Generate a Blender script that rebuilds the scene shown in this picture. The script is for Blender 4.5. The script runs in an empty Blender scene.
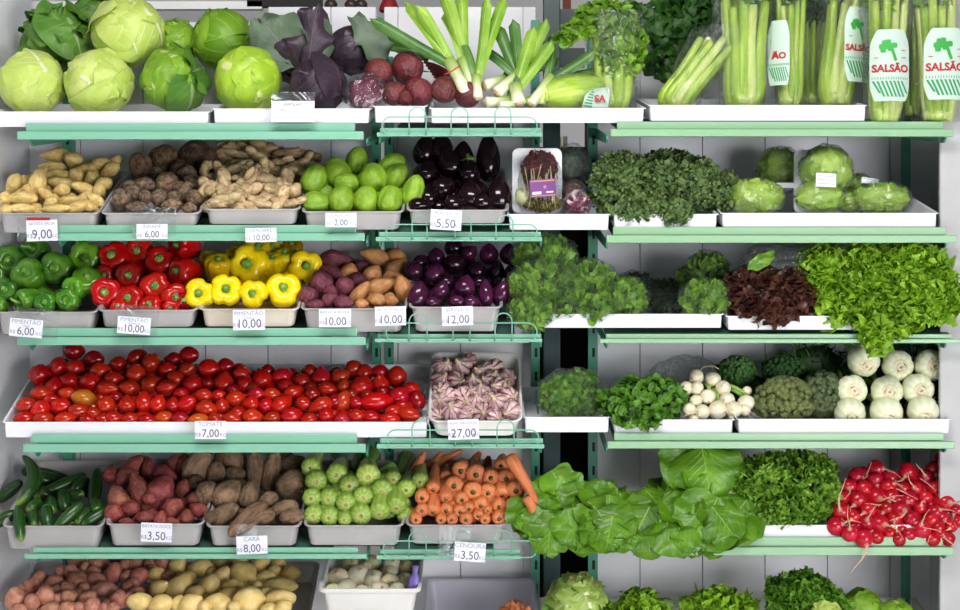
import bpy, math, random
import numpy as np
from mathutils import Vector, Matrix, Quaternion, noise
R = random.Random(7)
PI = math.pi
SC = bpy.context.scene
COL = SC.collection

# ------------------------------------------------------------------ camera, world, lights, exposure
D = 4.4            # camera distance to the shelf fronts (plane Y = 0)
F = 1452.0         # focal length in pixels at 960 wide
CZ = 1.45          # eye height
cam = bpy.data.cameras.new('camera')
cam.sensor_width = 36.0
cam.lens = 36.0 * F / 960.0
cam.clip_end = 60
co = bpy.data.objects.new('camera', cam)
COL.objects.link(co)
co.location = (0, -D, CZ)
co.rotation_euler = (PI / 2, 0, 0)
SC.camera = co

w = bpy.data.worlds.new('market_daylight')
SC.world = w
w.use_nodes = True
bg = w.node_tree.nodes['Background']
bg.inputs[0].default_value = (0.93, 0.96, 1.0, 1)
bg.inputs[1].default_value = 0.13

def area(name, loc, target, sx, sy, power, col=(1, 1, 1)):
    l = bpy.data.lights.new(name, 'AREA')
    l.shape = 'RECTANGLE'
    l.size = sx
    l.size_y = sy
    l.energy = power
    l.color = col
    o = bpy.data.objects.new(name, l)
    COL.objects.link(o)
    o.location = loc
    d = Vector(target) - Vector(loc)
    o.rotation_euler = d.to_track_quat('-Z', 'Y').to_euler()
    return o
area('skylight_lamp', (-0.2, -2.4, 3.6), (0, 0.1, 1.3), 1.9, 0.6, 80, (1.0, 0.985, 0.97))
area('entrance_daylight', (3.1, -4.8, 1.0), (-0.3, 0, 0.85), 3.0, 1.3, 165, (0.98, 0.985, 1.0))
floor_lamp = area('floor_bounce_lamp', (0.0, -3.0, 4.3), (0, -3.0, 0), 5.5, 2.4, 260, (0.97, 0.98, 1.0))  # added lamp, no known opening; brightens the floor so it bounces onto low shelves
floor_lamp.data.spread = math.radians(50)

vs = SC.view_settings
vs.view_transform = 'Standard'
vs.look = 'None'
vs.gamma = 1.0
vs.use_curve_mapping = False
vs.exposure = 0.0
SC.cycles.max_bounces = 8
SC.cycles.transparent_max_bounces = 24

# ------------------------------------------------------------------ pixel helpers (a measured point in the photo plus its own depth)
def S(Y):
    return F / (D + Y)

def P(px, py, Y=0.0):
    s = S(Y)
    return Vector(((px - 480) / s, Y, CZ + (305 - py) / s))

# ------------------------------------------------------------------ materials
def srgb(c):
    return tuple(((x / 255) / 12.92 if x / 255 <= 0.04045 else ((x / 255 + 0.055) / 1.055) ** 2.4) for x in c) + (1,)

class NT:
    def __init__(s, name):
        s.m = bpy.data.materials.new(name)
        s.m.use_nodes = True
        s.t = s.m.node_tree
        s.b = s.t.nodes['Principled BSDF']
        s.out = s.t.nodes['Material Output']
    def n(s, typ, **kw):
        n = s.t.nodes.new(typ)
        for k, v in kw.items():
            setattr(n, k, v)
        return n
    def l(s, a, b):
        s.t.links.new(a, b)
    def val(s, sock, v):
        if isinstance(v, (int, float)):
            sock.default_value = v
        elif isinstance(v, tuple):
            sock.default_value = v
        else:
            s.l(v, sock)
    def math(s, op, a, b=0.0, c=0.0, clamp=False):
        n = s.n('ShaderNodeMath', operation=op)
        n.use_clamp = clamp
        s.val(n.inputs[0], a)
        s.val(n.inputs[1], b)
        s.val(n.inputs[2], c)
        return n.outputs[0]
    def mix(s, f, a, b):
        n = s.n('ShaderNodeMix', data_type='RGBA')
        s.val(n.inputs[0], f)
        s.val(n.inputs[6], a)
        s.val(n.inputs[7], b)
        return n.outputs[2]
    def noise(s, scale, detail=3.0, rough=0.55, coord='Object', dist=0.0, stretch=None):
        tc = s.n('ShaderNodeTexCoord')
        src = tc.outputs[coord]
        oi = s.n('ShaderNodeObjectInfo')
        mp = s.n('ShaderNodeVectorMath', operation='ADD')
        s.l(src, mp.inputs[0])
        cb = s.n('ShaderNodeCombineXYZ')
        r = s.math('MULTIPLY', oi.outputs['Random'], 37.0)
        s.l(r, cb.inputs[0]); s.l(r, cb.inputs[1])
        s.l(cb.outputs[0], mp.inputs[1])
        v = mp.outputs[0]
        if stretch:
            sm = s.n('ShaderNodeVectorMath', operation='MULTIPLY')
            s.l(v, sm.inputs[0])
            sm.inputs[1].default_value = stretch
            v = sm.outputs[0]
        n = s.n('ShaderNodeTexNoise')
        s.l(v, n.inputs['Vector'])
        n.inputs['Scale'].default_value = scale
        n.inputs['Detail'].default_value = detail
        n.inputs['Roughness'].default_value = rough
        n.inputs['Distortion'].default_value = dist
        return n.outputs['Fac']
    def ramp(s, fac, stops):
        n = s.n('ShaderNodeValToRGB')
        e = n.color_ramp.elements
        while len(e) < len(stops):
            e.new(0.5)
        for i, (p, c) in enumerate(stops):
            e[i].position = p
            e[i].color = c
        s.l(fac, n.inputs[0])
        return n.outputs[0]
    def uv(s):
        tc = s.n('ShaderNodeTexCoord')
        sp = s.n('ShaderNodeSeparateXYZ')
        s.l(tc.outputs['UV'], sp.inputs[0])
        return sp.outputs[0], sp.outputs[1]
    def bump(s, h, strength=0.3, dist=0.01):
        b = s.n('ShaderNodeBump')
        b.inputs['Strength'].default_value = strength
        b.inputs['Distance'].default_value = dist
        s.l(h, b.inputs['Height'])
        s.l(b.outputs[0], s.b.inputs['Normal'])
    def vary(s, col, dh=0.02, dv=0.2):
        oi = s.n('ShaderNodeObjectInfo')
        h = s.n('ShaderNodeHueSaturation')
        s.l(s.math('MULTIPLY_ADD', oi.outputs['Random'], dh, 0.5 - dh / 2), h.inputs['Hue'])
        r2 = s.math('FRACT', s.math('MULTIPLY', oi.outputs['Random'], 7.31))
        s.l(s.math('MULTIPLY_ADD', r2, dv, 1 - dv / 2), h.inputs['Value'])
        s.l(col, h.inputs['Color'])
        return h.outputs[0]
    def fin(s, col, rough=0.5, spec=0.5, **kw):
        s.val(s.b.inputs['Base Color'], col)
        s.b.inputs['Roughness'].default_value = rough
        s.b.inputs['Specular IOR Level'].default_value = spec
        for k, v in kw.items():
            s.b.inputs[k.replace('_', ' ')].default_value = v
        return s.m

def plain(name, c1, c2=None, rough=0.5, scale=8, spec=0.5, bump=0.0, bscale=None, lo=0.35, hi=0.65, dh=0.0, dv=0.0, stretch=None, **kw):
    n = NT(name)
    f = n.noise(scale, 4, stretch=stretch)
    c = n.ramp(f, [(lo, srgb(c1)), (hi, srgb(c2 or c1))])
    if dh or dv:
        c = n.vary(c, dh, dv)
    if bump:
        n.bump(n.noise(bscale or scale * 3, 4, stretch=stretch), bump, 0.004)
    return n.fin(c, rough, spec, **kw)

def leafmat(name, c1, c2, vein=None, nveins=7, rough=0.45, scale=14, vw=0.03, dv=0.15, trans=0.25, sv=0.5, back=None):
    """leaf with a pale midrib and side veins drawn from its own UV (u across, v from stem to tip)"""
    n = NT(name)
    u, v = n.uv()
    f = n.noise(scale, 4)
    c = n.ramp(f, [(0.34, srgb(c1)), (0.66, srgb(c2))])
    c = n.vary(c, 0.012, dv)
    if vein:
        mid = n.math('ABSOLUTE', n.math('SUBTRACT', u, 0.5))
        wid = n.math('MULTIPLY_ADD', n.math('SUBTRACT', 1.0, v), vw * 1.4, vw * 0.3)
        rib = n.math('SUBTRACT', 1.0, n.math('DIVIDE', mid, wid), clamp=True)
        rib = n.math('MULTIPLY', rib, 2.0, clamp=True)
        g = n.math('ADD', n.math('SUBTRACT', v, n.math('MULTIPLY', mid, 1.1)), n.math('MULTIPLY', f, 0.08))
        fr = n.math('FRACT', n.math('MULTIPLY', g, float(nveins)))
        d = n.math('ABSOLUTE', n.math('SUBTRACT', fr, 0.5))
        side = n.math('SUBTRACT', 1.0, n.math('DIVIDE', d, 0.12), clamp=True)
        side = n.math('MULTIPLY', side, n.math('SUBTRACT', 1.0, n.math('MULTIPLY', mid, 1.7), clamp=True))
        vm = n.math('MAXIMUM', rib, n.math('MULTIPLY', side, sv), clamp=True)
        c = n.mix(vm, c, srgb(vein))
        hh = n.math('SUBTRACT', n.math('MULTIPLY', f, 0.5), vm)
        n.bump(hh, 0.35, 0.006)
    else:
        n.bump(n.noise(scale * 4, 3), 0.35, 0.004)
    n.fin(c, rough, 0.4)
    if trans:
        tr = n.n('ShaderNodeBsdfTranslucent')
        n.l(c, tr.inputs[0])
        mx = n.n('ShaderNodeMixShader')
        mx.inputs[0].default_value = trans
        n.l(n.b.outputs[0], mx.inputs[1])
        n.l(tr.outputs[0], mx.inputs[2])
        n.l(mx.outputs[0], n.out.inputs[0])
    return n.m

def filmmat(name, tint=(235, 240, 240), amount=0.07, scale=26, rough=0.10):
    """clear crinkled plastic film"""
    n = NT(name)
    tr = n.n('ShaderNodeBsdfTransparent')
    tr.inputs[0].default_value = (0.97, 0.98, 0.98, 1)
    gl = n.n('ShaderNodeBsdfGlossy')
    gl.inputs['Color'].default_value = (0.95, 0.97, 1, 1)
    gl.inputs['Roughness'].default_value = rough
    df = n.n('ShaderNodeBsdfDiffuse')
    df.inputs[0].default_value = srgb(tint)
    f = n.noise(scale, 3, 0.6, dist=1.6)
    b = n.n('ShaderNodeBump')
    b.inputs['Strength'].default_value = 0.9
    b.inputs['Distance'].default_value = 0.03
    n.l(f, b.inputs['Height'])
    n.l(b.outputs[0], gl.inputs['Normal'])
    lw = n.n('ShaderNodeLayerWeight')
    lw.inputs[0].default_value = 0.22
    n.l(b.outputs[0], lw.inputs['Normal'])
    fac = n.math('MULTIPLY_ADD', n.math('POWER', lw.outputs['Fresnel'], 2.0), 0.5, amount, clamp=True)
    mx = n.n('ShaderNodeMixShader')
    n.l(fac, mx.inputs[0]); n.l(tr.outputs[0], mx.inputs[1]); n.l(gl.outputs[0], mx.inputs[2])
    m2 = n.n('ShaderNodeMixShader')
    m2.inputs[0].default_value = 0.012
    n.l(mx.outputs[0], m2.inputs[1]); n.l(df.outputs[0], m2.inputs[2])
    n.l(m2.outputs[0], n.out.inputs[0])
    return n.m

M = {}
M['wall'] = plain('painted_panel', (238, 237, 242), (226, 225, 232), 0.55, 2.0, bump=0.05)
M['side'] = plain('painted_side_panel', (236, 236, 240), (222, 222, 228), 0.5, 2.5)
M['trim'] = plain('grey_trim', (186, 186, 188), (172, 172, 174), 0.5, 2.5)
M['green'] = plain('mint_enamel', (120, 205, 165), (112, 196, 156), 0.35, 6, bump=0.03)
M['green_r'] = plain('mint_enamel_pale', (140, 208, 160), (130, 198, 150), 0.35, 6, bump=0.03)
def chipped(name, c):
    n = NT(name)
    f = n.noise(9, 5, 0.7)
    k = n.ramp(f, [(0.245, srgb((70, 60, 55))), (0.27, srgb(c))])
    return n.fin(k, 0.35, 0.5)
M['green'] = chipped('mint_enamel', (130, 188, 162))
M['green_r'] = chipped('mint_enamel_pale', (142, 184, 144))
M['post'] = plain('green_post_enamel', (70, 150, 122), (58, 134, 108), 0.4, 6)
M['dark'] = plain('dark_slot', (12, 16, 16), (8, 10, 10), 0.7)
M['teal'] = plain('dark_teal_metal', (34, 66, 66), (28, 56, 58), 0.4, 5)
M['black'] = plain('flat_black_and_gap_shade', (14, 13, 14), (20, 18, 18), 0.7, 3)
M['tray'] = plain('grey_white_plastic', (176, 172, 172), (164, 161, 162), 0.38, 5)
M['tray2'] = plain('white_plastic', (232, 230, 226), (222, 220, 216), 0.38, 5)
M['foam'] = plain('white_tray_plastic', (236, 236, 242), (228, 228, 236), 0.45, 3)
M['card'] = plain('white_card', (238, 238, 248), (232, 232, 244), 0.6, 2)
M['ink'] = plain('grey_blue_ink', (80, 86, 108), (74, 80, 100), 0.7, 2)
M['inkl'] = plain('pale_blue_ink', (150, 156, 180), (140, 146, 172), 0.7, 2)
M['film'] = filmmat('clear_film')
M['film2'] = filmmat('clear_thin_film', amount=0.025, scale=55)
M['sleeve'] = filmmat('clear_card_sleeve', amount=0.08, scale=6, rough=0.3)

# ------------------------------------------------------------------ mesh helper
class MB:
    def __init__(s):
        s.v = []; s.f = []; s.uv = []; s.mi = []; s.n = 0
    def add(s, V, Fc, UV=None, m=0, LUV=None):
        V = np.asarray(V, float).reshape(-1, 3)
        s.v.append(V)
        n = s.n
        for k, f in enumerate(Fc):
            s.f.append([i + n for i in f])
            s.mi.append(m)
            if LUV is not None:
                s.uv.extend(LUV[k])
            elif UV is not None:
                s.uv.extend([UV[i] for i in f])
            else:
                s.uv.extend([(0.0, 0.0)] * len(f))
        s.n += len(V)
        return s
    def box(s, lo, hi, m=0):
        x0, y0, z0 = lo; x1, y1, z1 = hi
        V = [(x0, y0, z0), (x1, y0, z0), (x1, y1, z0), (x0, y1, z0), (x0, y0, z1), (x1, y0, z1), (x1, y1, z1), (x0, y1, z1)]
        return s.hexa(V, m)
    def hexa(s, V, m=0):
        return s.add(V, [(0, 3, 2, 1), (4, 5, 6, 7), (0, 1, 5, 4), (1, 2, 6, 5), (2, 3, 7, 6), (3, 0, 4, 7)], None, m)
    def mesh(s, name, mats, smooth=True):
        me = bpy.data.meshes.new(name)
        V = np.concatenate(s.v)
        me.from_pydata(V.tolist(), [], s.f)
        for m in (mats if isinstance(mats, (list, tuple)) else [mats]):
            me.materials.append(m)
        uvl = me.uv_layers.new(name='UVMap')
        uvl.data.foreach_set('uv', np.array(s.uv, np.float32).ravel())
        me.polygons.foreach_set('material_index', np.array(s.mi, np.int32))
        me.polygons.foreach_set('use_smooth', np.full(len(me.polygons), smooth))
        me.update()
        return me
    def build(s, name, mats, parent=None, smooth=True, **kw):
        return link(name, s.mesh(name, mats, smooth), parent, **kw)

def link(name, me, parent=None, label=None, cat=None, group=None, kind=None):
    o = bpy.data.objects.new(name, me)
    COL.objects.link(o)
    if parent is not None:
        o.parent = parent
    tag(o, label, cat, group, kind)
    return o

def tag(o, label=None, cat=None, group=None, kind=None):
    if label: o['label'] = label
    if cat: o['category'] = cat
    if group: o['group'] = group
    if kind: o['kind'] = kind
    return o

def empty(name, loc, label, cat, group=None):
    o = link(name, None, None, label, cat, group)
    o.location = loc
    return o

def dup(o, parent=None):
    c = o.copy()
    COL.objects.link(c)
    if parent is not None:
        c.parent = parent
    for ch in list(o.children):
        dup(ch, c)
    return c

def bevel(o, wd, seg=2):
    m = o.modifiers.new('edge', 'BEVEL')
    m.width = wd
    m.segments = seg
    m.limit_method = 'ANGLE'
    return o

def grid(nu, nv, fn, flip=False):
    V = []; UV = []; Fc = []
    for j in range(nv + 1):
        for i in range(nu + 1):
            u = i / nu; v = j / nv
            V.append(fn(u, v)); UV.append((u, v))
    for j in range(nv):
        for i in range(nu):
            a = j * (nu + 1) + i
            q = (a, a + 1, a + nu + 2, a + nu + 1)
            Fc.append(q[::-1] if flip else q)
    return V, Fc, UV

def frames(pts):
    pts = [Vector(p) for p in pts]
    out = []
    up = None
    for i, p in enumerate(pts):
        t = (pts[min(i + 1, len(pts) - 1)] - pts[max(i - 1, 0)]).normalized()
        if up is None:
            up = Vector((0, 0, 1)) if abs(t.z) < 0.9 else Vector((1, 0, 0))
        n = (up - t * up.dot(t)).normalized()
        up = n
        out.append((p, n, t.cross(n)))
    return out

def tube(mb, pts, rad, seg=8, mod=None, m=0, flat=1.0, cap=True):
    fr = frames(pts)
    K = len(fr)
    V = []; UV = []; Fc = []
    for k, (p, n, b) in enumerate(fr):
        r = rad[k] if isinstance(rad, (list, tuple)) else rad
        for i in range(seg):
            a = 2 * PI * i / seg
            q = r * (mod(a, k / (K - 1)) if mod else 1)
            V.append(p + n * (q * math.cos(a) * flat) + b * (q * math.sin(a)))
    for k in range(K - 1):
        for i in range(seg):
            j = (i + 1) % seg
            Fc.append((k * seg + i, k * seg + j, (k + 1) * seg + j, (k + 1) * seg + i))
            u0, u1, v0, v1 = i / seg, (i + 1) / seg, k / (K - 1), (k + 1) / (K - 1)
            UV.append(((u0, v0), (u1, v0), (u1, v1), (u0, v1)))
    if cap:
        Fc.append([i for i in range(seg)][::-1])
        Fc.append([(K - 1) * seg + i for i in range(seg)])
        UV.append([(0.5, 0.0)] * seg)
        UV.append([(0.5, 1.0)] * seg)
    mb.add([tuple(x) for x in V], Fc, None, m, UV)
    return mb

def catmull(pts, n=4):
    pts = [Vector(p) for p in pts]
    out = []
    for i in range(len(pts) - 1):
        p0 = pts[max(i - 1, 0)]; p1 = pts[i]; p2 = pts[i + 1]; p3 = pts[min(i + 2, len(pts) - 1)]
        for k in range(n):
            t = k / n
            out.append(0.5 * ((2 * p1) + (p2 - p0) * t + (2 * p0 - 5 * p1 + 4 * p2 - p3) * t * t + (3 * p1 - p0 - 3 * p2 + p3) * t ** 3))
    out.append(pts[-1])
    return out

def lathe(profile, seg=20, mod=None, bend=0.0, nz=0.0, nsc=2.0, seed=0, mb=None, m=0, sm=4):
    """body of revolution about Z; profile = (z, r) list; mod(theta, t) scales r; bend bows it; nz = lumpiness"""
    mb = mb or MB()
    pr = catmull([(z, r, 0) for z, r in profile], sm) if sm else [Vector((z, r, 0)) for z, r in profile]
    K = len(pr)
    V = []; UV = []; Fc = []
    zs = [p.x for p in pr]
    zl = max(zs) - min(zs)
    off = Vector((seed * 13.7, seed * 3.1, 5.5))
    for k, p in enumerate(pr):
        for i in range(seg):
            a = 2 * PI * i / seg
            r = max(p.y, 0.0005)
            if mod:
                r *= mod(a, k / (K - 1))
            x = r * math.cos(a); y = r * math.sin(a); z = p.x
            if nz:
                q = noise.noise(Vector((x, y, z)) * nsc + off) + 0.5 * noise.noise(Vector((x, y, z)) * nsc * 2.3 + off)
                kf = 1 + nz * q
                x *= kf; y *= kf; z += nz * 0.4 * q * p.y
            x += bend * (1 - (2 * z / zl) ** 2) if bend else 0
            V.append((x, y, z))
    for k in range(K - 1):
        for i in range(seg):
            j = (i + 1) % seg
            Fc.append((k * seg + i, k * seg + j, (k + 1) * seg + j, (k + 1) * seg + i))
            u0, u1, v0, v1 = i / seg, (i + 1) / seg, k / (K - 1), (k + 1) / (K - 1)
            UV.append(((u0, v0), (u1, v0), (u1, v1), (u0, v1)))
    Fc.append([i for i in range(seg)][::-1])
    Fc.append([(K - 1) * seg + i for i in range(seg)])
    UV.append([(0.5, 0.0)] * seg)
    UV.append([(0.5, 1.0)] * seg)
    mb.add(V, Fc, None, m, UV)
    return mb

def egg(a=1.0, b=0.62, n=12, tip=.02, wob=()):
    out = []
    for i in range(n + 1):
        t = (1 - math.cos(PI * i / n)) / 2
        r = .5 * math.sin(PI * t ** a) ** b if 0 < t < 1 else tip
        for c, h, w_ in wob:
            r *= 1 + h * math.exp(-((t - c) / w_) ** 2)
        out.append((t - .5, max(r, tip)))
    return out

def ell(n=9, r=0.5, h=0.5, p=2.0):
    """superellipse profile from top pole to bottom pole; order bottom->top"""
    out = []
    for i in range(n + 1):
        a = -PI / 2 + PI * i / n
        c = max(math.cos(a), 0) ** (2 / p); s_ = math.copysign(abs(math.sin(a)) ** (2 / p), a)
        out.append((h * s_, r * c))
    return out

# ------------------------------------------------------------------ setting: floor, walls, panels
def struct(name, mb, m, bev=0.0):
    o = mb.build(name, m, None, False, kind='structure')
    if bev:
        bevel(o, bev)
    return o

M['floor'] = plain('worn_floor', (196, 194, 190), (178, 176, 172), 0.6, 1.5)
struct('floor', MB().box((-6, -14, -0.05), (6, 4.0, 0.0)), M['floor'])
YB = 0.47          # face of the back panels

def back_panels(x0, x1, ztop, pitch, phase, zb=0.0):
    """tongued boards standing side by side with dark joints"""
    mb = MB()
    x = x0
    xs = [x0]
    k = math.ceil((x0 - phase) / pitch + 0.02)
    while phase + k * pitch < x1 - 0.02:
        xs.append(phase + k * pitch); k += 1
    xs.append(x1)
    for a, b in zip(xs[:-1], xs[1:]):
        mb.box((a + 0.0018, YB, zb), (b - 0.0018, YB + 0.018, ztop))
    mb.box((x0, YB + 0.012, zb), (x1, YB + 0.03, ztop - 0.003))
    return mb
sB = S(YB)
def XB(px): return (px - 480) / sB
def ZB(py): return CZ + (305 - py) / sB
pitch = 62.5 / sB
o = struct('wall_back', back_panels(-1.512, XB(268), ZB(22), pitch, XB(268)), M['wall'])
o = struct('wall_back', back_panels(XB(268), XB(376), ZB(7), pitch, XB(331)), M['wall'])
o = struct('wall_back', back_panels(XB(384), XB(536), ZB(7), pitch, XB(398)), M['wall'])
o = struct('wall_back', back_panels(XB(597), 1.512, ZB(7), pitch, XB(640)), M['wall'])
# side walls
struct('wall_left', MB().hexa([(-1.60, -.16, 0), (-1.535, -.16, 0), (-1.51, YB + .02, 0), (-1.60, YB + .02, 0), (-1.60, -.16, 2.9), (-1.535, -.16, 2.9), (-1.51, YB + .02, 2.9), (-1.60, YB + .02, 2.9)]), M['side'], 0.003)
struct('wall_right', MB().box((1.51, 0.06, 0), (1.60, YB + 0.03, 2.9)), M['side'], 0.004)
struct('trim_1', MB().box((1.408, 0.045, 0), (1.60, 0.062, 2.9)), M['trim'], 0.004)
# dark gap between the two racks; black sheets stand in for its shade
struct('gap_shade_back', MB().box((XB(534), 1.05, 0), (XB(600), 1.08, ZB(128))), M['black'])
struct('gap_shade_side', MB().box((XB(597), YB + 0.035, 0), (XB(598.5), 1.05, ZB(60))), M['black'])
struct('gap_shade_side', MB().box((XB(536), YB + 0.035, 0), (XB(537.5), 1.05, ZB(60))), M['black'])
struct('wall_far', MB().box((-3.1, 3.6, 0), (3.1, 3.65, 4.2)), plain('far_white_wall', (240, 240, 240), (232, 232, 232), 0.6, 1))

# green panel standing in the gap
mb = MB().box((XB(543), YB - 0.02, 0), (XB(560), YB + 0.012, 2.62))
o = mb.build('gap_column', M['teal'], None, False, label='dark teal flat metal column between the two shelf racks', cat='column')
bevel(o, 0.003)
mb = MB().box((XB(562), 0.8, CZ + (305 - 36) / S(.8)), (XB(608), 0.84, CZ + (305 - 9) / S(.8)))
o = mb.build('display_panel', M['teal'], None, False, label='dark teal panel seen through the top of the gap', cat='panel')
mb = MB().box((XB(562), 0.8, CZ + (305 - 66) / S(.8)), (XB(592), 0.84, CZ + (305 - 48) / S(.8)))
o = mb.build('display_panel', M['teal'], None, False, label='smaller dark teal panel low behind the drooping celery leaves', cat='panel')
# steel strip and yellow notice seen through the gap under the top shelf
o = MB().box((XB(572), 1.0, ZB(158)), (XB(577), 1.012, ZB(118))).build('steel_strip', plain('brushed_steel', (170, 172, 176), (120, 122, 128), 0.3, 20, Metallic=0.8), None, False, label='vertical steel strip shining inside the dark gap', cat='strip')
mb = MB().box((XB(556), 0.98, ZB(131)), (XB(570), 0.985, ZB(120)))
o = mb.build('notice_plate', plain('cream_notice', (216, 206, 130), (206, 196, 120), 0.5, 4), None, False, label='small cream plate with dark triangle inside the gap', cat='plate')
def poly(pts, y):
    return [(x, y, z) for x, z in pts]
t = MB().add([(XB(559), .978, ZB(123)), (XB(567), .978, ZB(123)), (XB(563), .978, ZB(130)), (XB(559), .9785, ZB(123)), (XB(567), .9785, ZB(123)), (XB(563), .9785, ZB(130))], [(0, 2, 1), (3, 4, 5), (0, 1, 4, 3), (1, 2, 5, 4), (2, 0, 3, 5)])
t.build('triangle_mark', M['black'], o, False)
# hangers behind the rack tops
def hanger(px, py, col, lab):
    y = 0.9
    e = empty('clothes_hanger', P(px, py, y), lab, 'hanger')
    m = plain('hanger_wood', col, tuple(int(c * .8) for c in col), 0.4, 12)
    mb = MB()
    tube(mb, catmull([(-0.14, 0, -0.10), (-0.07, 0, -0.045), (0, 0, 0), (0.07, 0, -0.045), (0.14, 0, -0.10)], 4), 0.011, 8)
    mb.build('shoulder_bar', m, e)
    tube(mb2 := MB(), catmull([(0, 0, 0), (0, 0, 0.05), (0.03, 0, 0.08), (0, 0, 0.11), (-0.025, 0, 0.09)], 4), 0.003, 6)
    mb2.build('hook', plain('hook_wire', (120, 120, 120), None, 0.3, Metallic=0.8), e)
hanger(672, 0, (150, 70, 35), 'brown wooden hanger above the celery')
o = MB().box((XB(571), .95, ZB(11)), (XB(580), .97, 2.8)).build('hanging_strap', plain('rust_fabric', (150, 72, 40), (120, 54, 30), 0.7, 10), None, False, label='rust coloured strap hanging behind the gap', cat='strap')
# things high behind the back panels
yh = YB + 0.12
def PH(px, py, y=yh): return P(px, py, y)
a = PH(247, 6.5); b = PH(322, -12)
o = MB().box((a.x, yh, a.z), (b.x, yh + .03, b.z)).build('black_beam', M['black'], None, False, label='black frame bar above the red cabbages', cat='bar')
o = MB()
a = PH(-5, 9); b = PH(262, 1)
o.box((a.x, yh, a.z), (b.x, yh + .03, b.z)); o.build('ceiling_rail', plain('white_rail', (238, 238, 238), (228, 228, 228), 0.5, 3), None, False, label='long white rail running above the cabbages', cat='rail')
o = MB()
a = PH(2, 24); b = PH(24, 9)
o.box((a.x, yh, a.z), (b.x, yh + .03, b.z)); o.build('wall_box', M['teal'], None, False, label='small dark teal box on wall above the palest cabbage', cat='box')
# long-necked brown jugs and a red ornament standing on the ledge behind
M['brownish'] = plain('dark_brown_glaze', (70, 50, 40), (45, 34, 28), 0.4, 20)
for i, (px, lab) in enumerate(((331, 'small dark brown hanging bulb above the red cabbages'), (351, 'wider dark brown hanging bulb, middle of the row'), (361, 'dark brown hanging bulb closest to the red ornament'))):
    lathe([(-0.032, 0.001), (-0.03, 0.018), (-0.012, 0.022), (0.01, 0.008), (0.05, 0.004), (0.12, 0.004)], 12).build('hanging_bulb', M['brownish'], None, label=lab, cat='ornament', group='bulbs hanging behind').location = PH(px, 0)
mb = lathe([(-0.035, 0.03), (-0.028, 0.034), (-0.01, 0.03), (0.02, 0.016), (0.04, 0.012), (0.06, 0.03), (0.1, 0.03)], 14)
mb.build('red_ornament', plain('red_cloth', (150, 24, 28), (120, 16, 20), 0.6, 9), None, label='red and gold ornament above the beets', cat='ornament').location = PH(389, 2)

# ------------------------------------------------------------------ slotted posts
def post(px, name, lab, ztop, wd=9.0, y0=0.40, zb=0.0, dark=False, slot=True):
    s = S(y0)
    x0 = (px - wd / 2 - 480) / s; x1 = (px + wd / 2 - 480) / s
    mb = MB().box((x0, y0, zb), (x1, y0 + 0.05, ztop), 0)
    if slot:
        z = zb + 0.03; k = 0
        while z < ztop - 0.05:
            cx = (x0 + x1) / 2 + 0.002
            mb.box((cx - 0.0045, y0 - 0.0012, z), (cx + 0.0045, y0 + 0.002, z + 0.03), 1)
            z += 0.078; k += 1
    o = mb.build('shelf_upright', [M['post'], M['dark']], None, False, label=lab, cat='upright')
    return o
post(67, 'u', 'green slotted upright behind the cucumbers', ZB(24), 9)
post(376, 'u', 'green slotted upright behind the tomatoes, before the wire shelves', ZB(60), 8)
post(389, 'u', 'green slotted upright at the start of the wire shelves', ZB(60), 8)
post(535.5, 'u', 'green slotted upright beside the garlic tray', ZB(24), 8.5)
post(593, 'u', 'green slotted upright beside the dark gap', ZB(24), 9.5)
post(908, 'u', 'dark green upright behind the lettuces', ZB(24), 5, slot=False)

# ------------------------------------------------------------------ shelves
M['plate'] = plain('shade_darkened_shelf_plate', (70, 104, 92), (60, 92, 80), 0.5, 6)  # plate colour darkened to paint in the shade between the trays
TL = 0.45   # floor slope of the left and middle shelves (rise over depth)
TR = 0.20   # right
def shelf(x0, x1, yt, yb, slope, m, lab, lowext=(7, 9), dpt=0.39, brk=(), ypl=None, pin=(0, 0)):
    """folded sheet shelf: sloping plate, raised upper lip and a lower lip that sticks out"""
    e = empty('metal_shelf', P((x0 + x1) / 2, yb, 0), lab, 'shelf')
    s = S(0)
    a = (x0 - 480) / s; b = (x1 - 480) / s
    zt = CZ + (305 - yt) / s; zb_ = CZ + (305 - yb) / s
    zm = (zt + zb_) / 2
    L = e.location
    def B(lo, hi, mb): mb.box((lo[0] - L.x, lo[1] - L.y, lo[2] - L.z), (hi[0] - L.x, hi[1] - L.y, hi[2] - L.z))
    mb = MB(); B((a, -0.002, zm), (b, 0.010, zt), mb)
    bevel(mb.build('upper_lip', m, e, False), 0.002)
    mb = MB(); B((a - lowext[0] / s, -0.018, zb_), (b + lowext[1] / s, 0.004, zm - 0.0015), mb)
    bevel(mb.build('lower_lip', m, e, False), 0.002)
    mb = MB()
    z0 = CZ + (305 - (ypl or yb - 3)) / s - 0.011
    V = []
    a += pin[0] / s; b -= pin[1] / s
    for dz in (-0.004, 0.0):
        V += [(a - L.x, 0.011, z0 + dz - L.z), (b - L.x, 0.011, z0 + dz - L.z), (b - L.x, dpt, z0 + dz + slope * dpt - L.z), (a - L.x, dpt, z0 + dz + slope * dpt - L.z)]
    mb.hexa(V); mb.build('plate', M['plate'], e, False)
    for bx in brk:
        x = (bx - 480) / s - L.x
        mb = MB()
        za = zb_ - L.z
        pts = [(0.0, za + 0.004), (0.0, za - 0.006), (0.02, za - 0.016), (0.41, za - 0.03 + slope * 0.36), (0.41, za + slope * 0.38)]
        V = [(x - 0.003, y, z) for y, z in pts] + [(x + 0.003, y, z) for y, z in pts]
        mb.add(V, [(0, 1, 2, 3, 4), (9, 8, 7, 6, 5)] + [(i, i + 5, (i + 1) % 5 + 5, (i + 1) % 5) for i in range(5)])
        mb.build('bracket', M['post'], e, False)
    return e
g = M['green']; gr = M['green_r']
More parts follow.
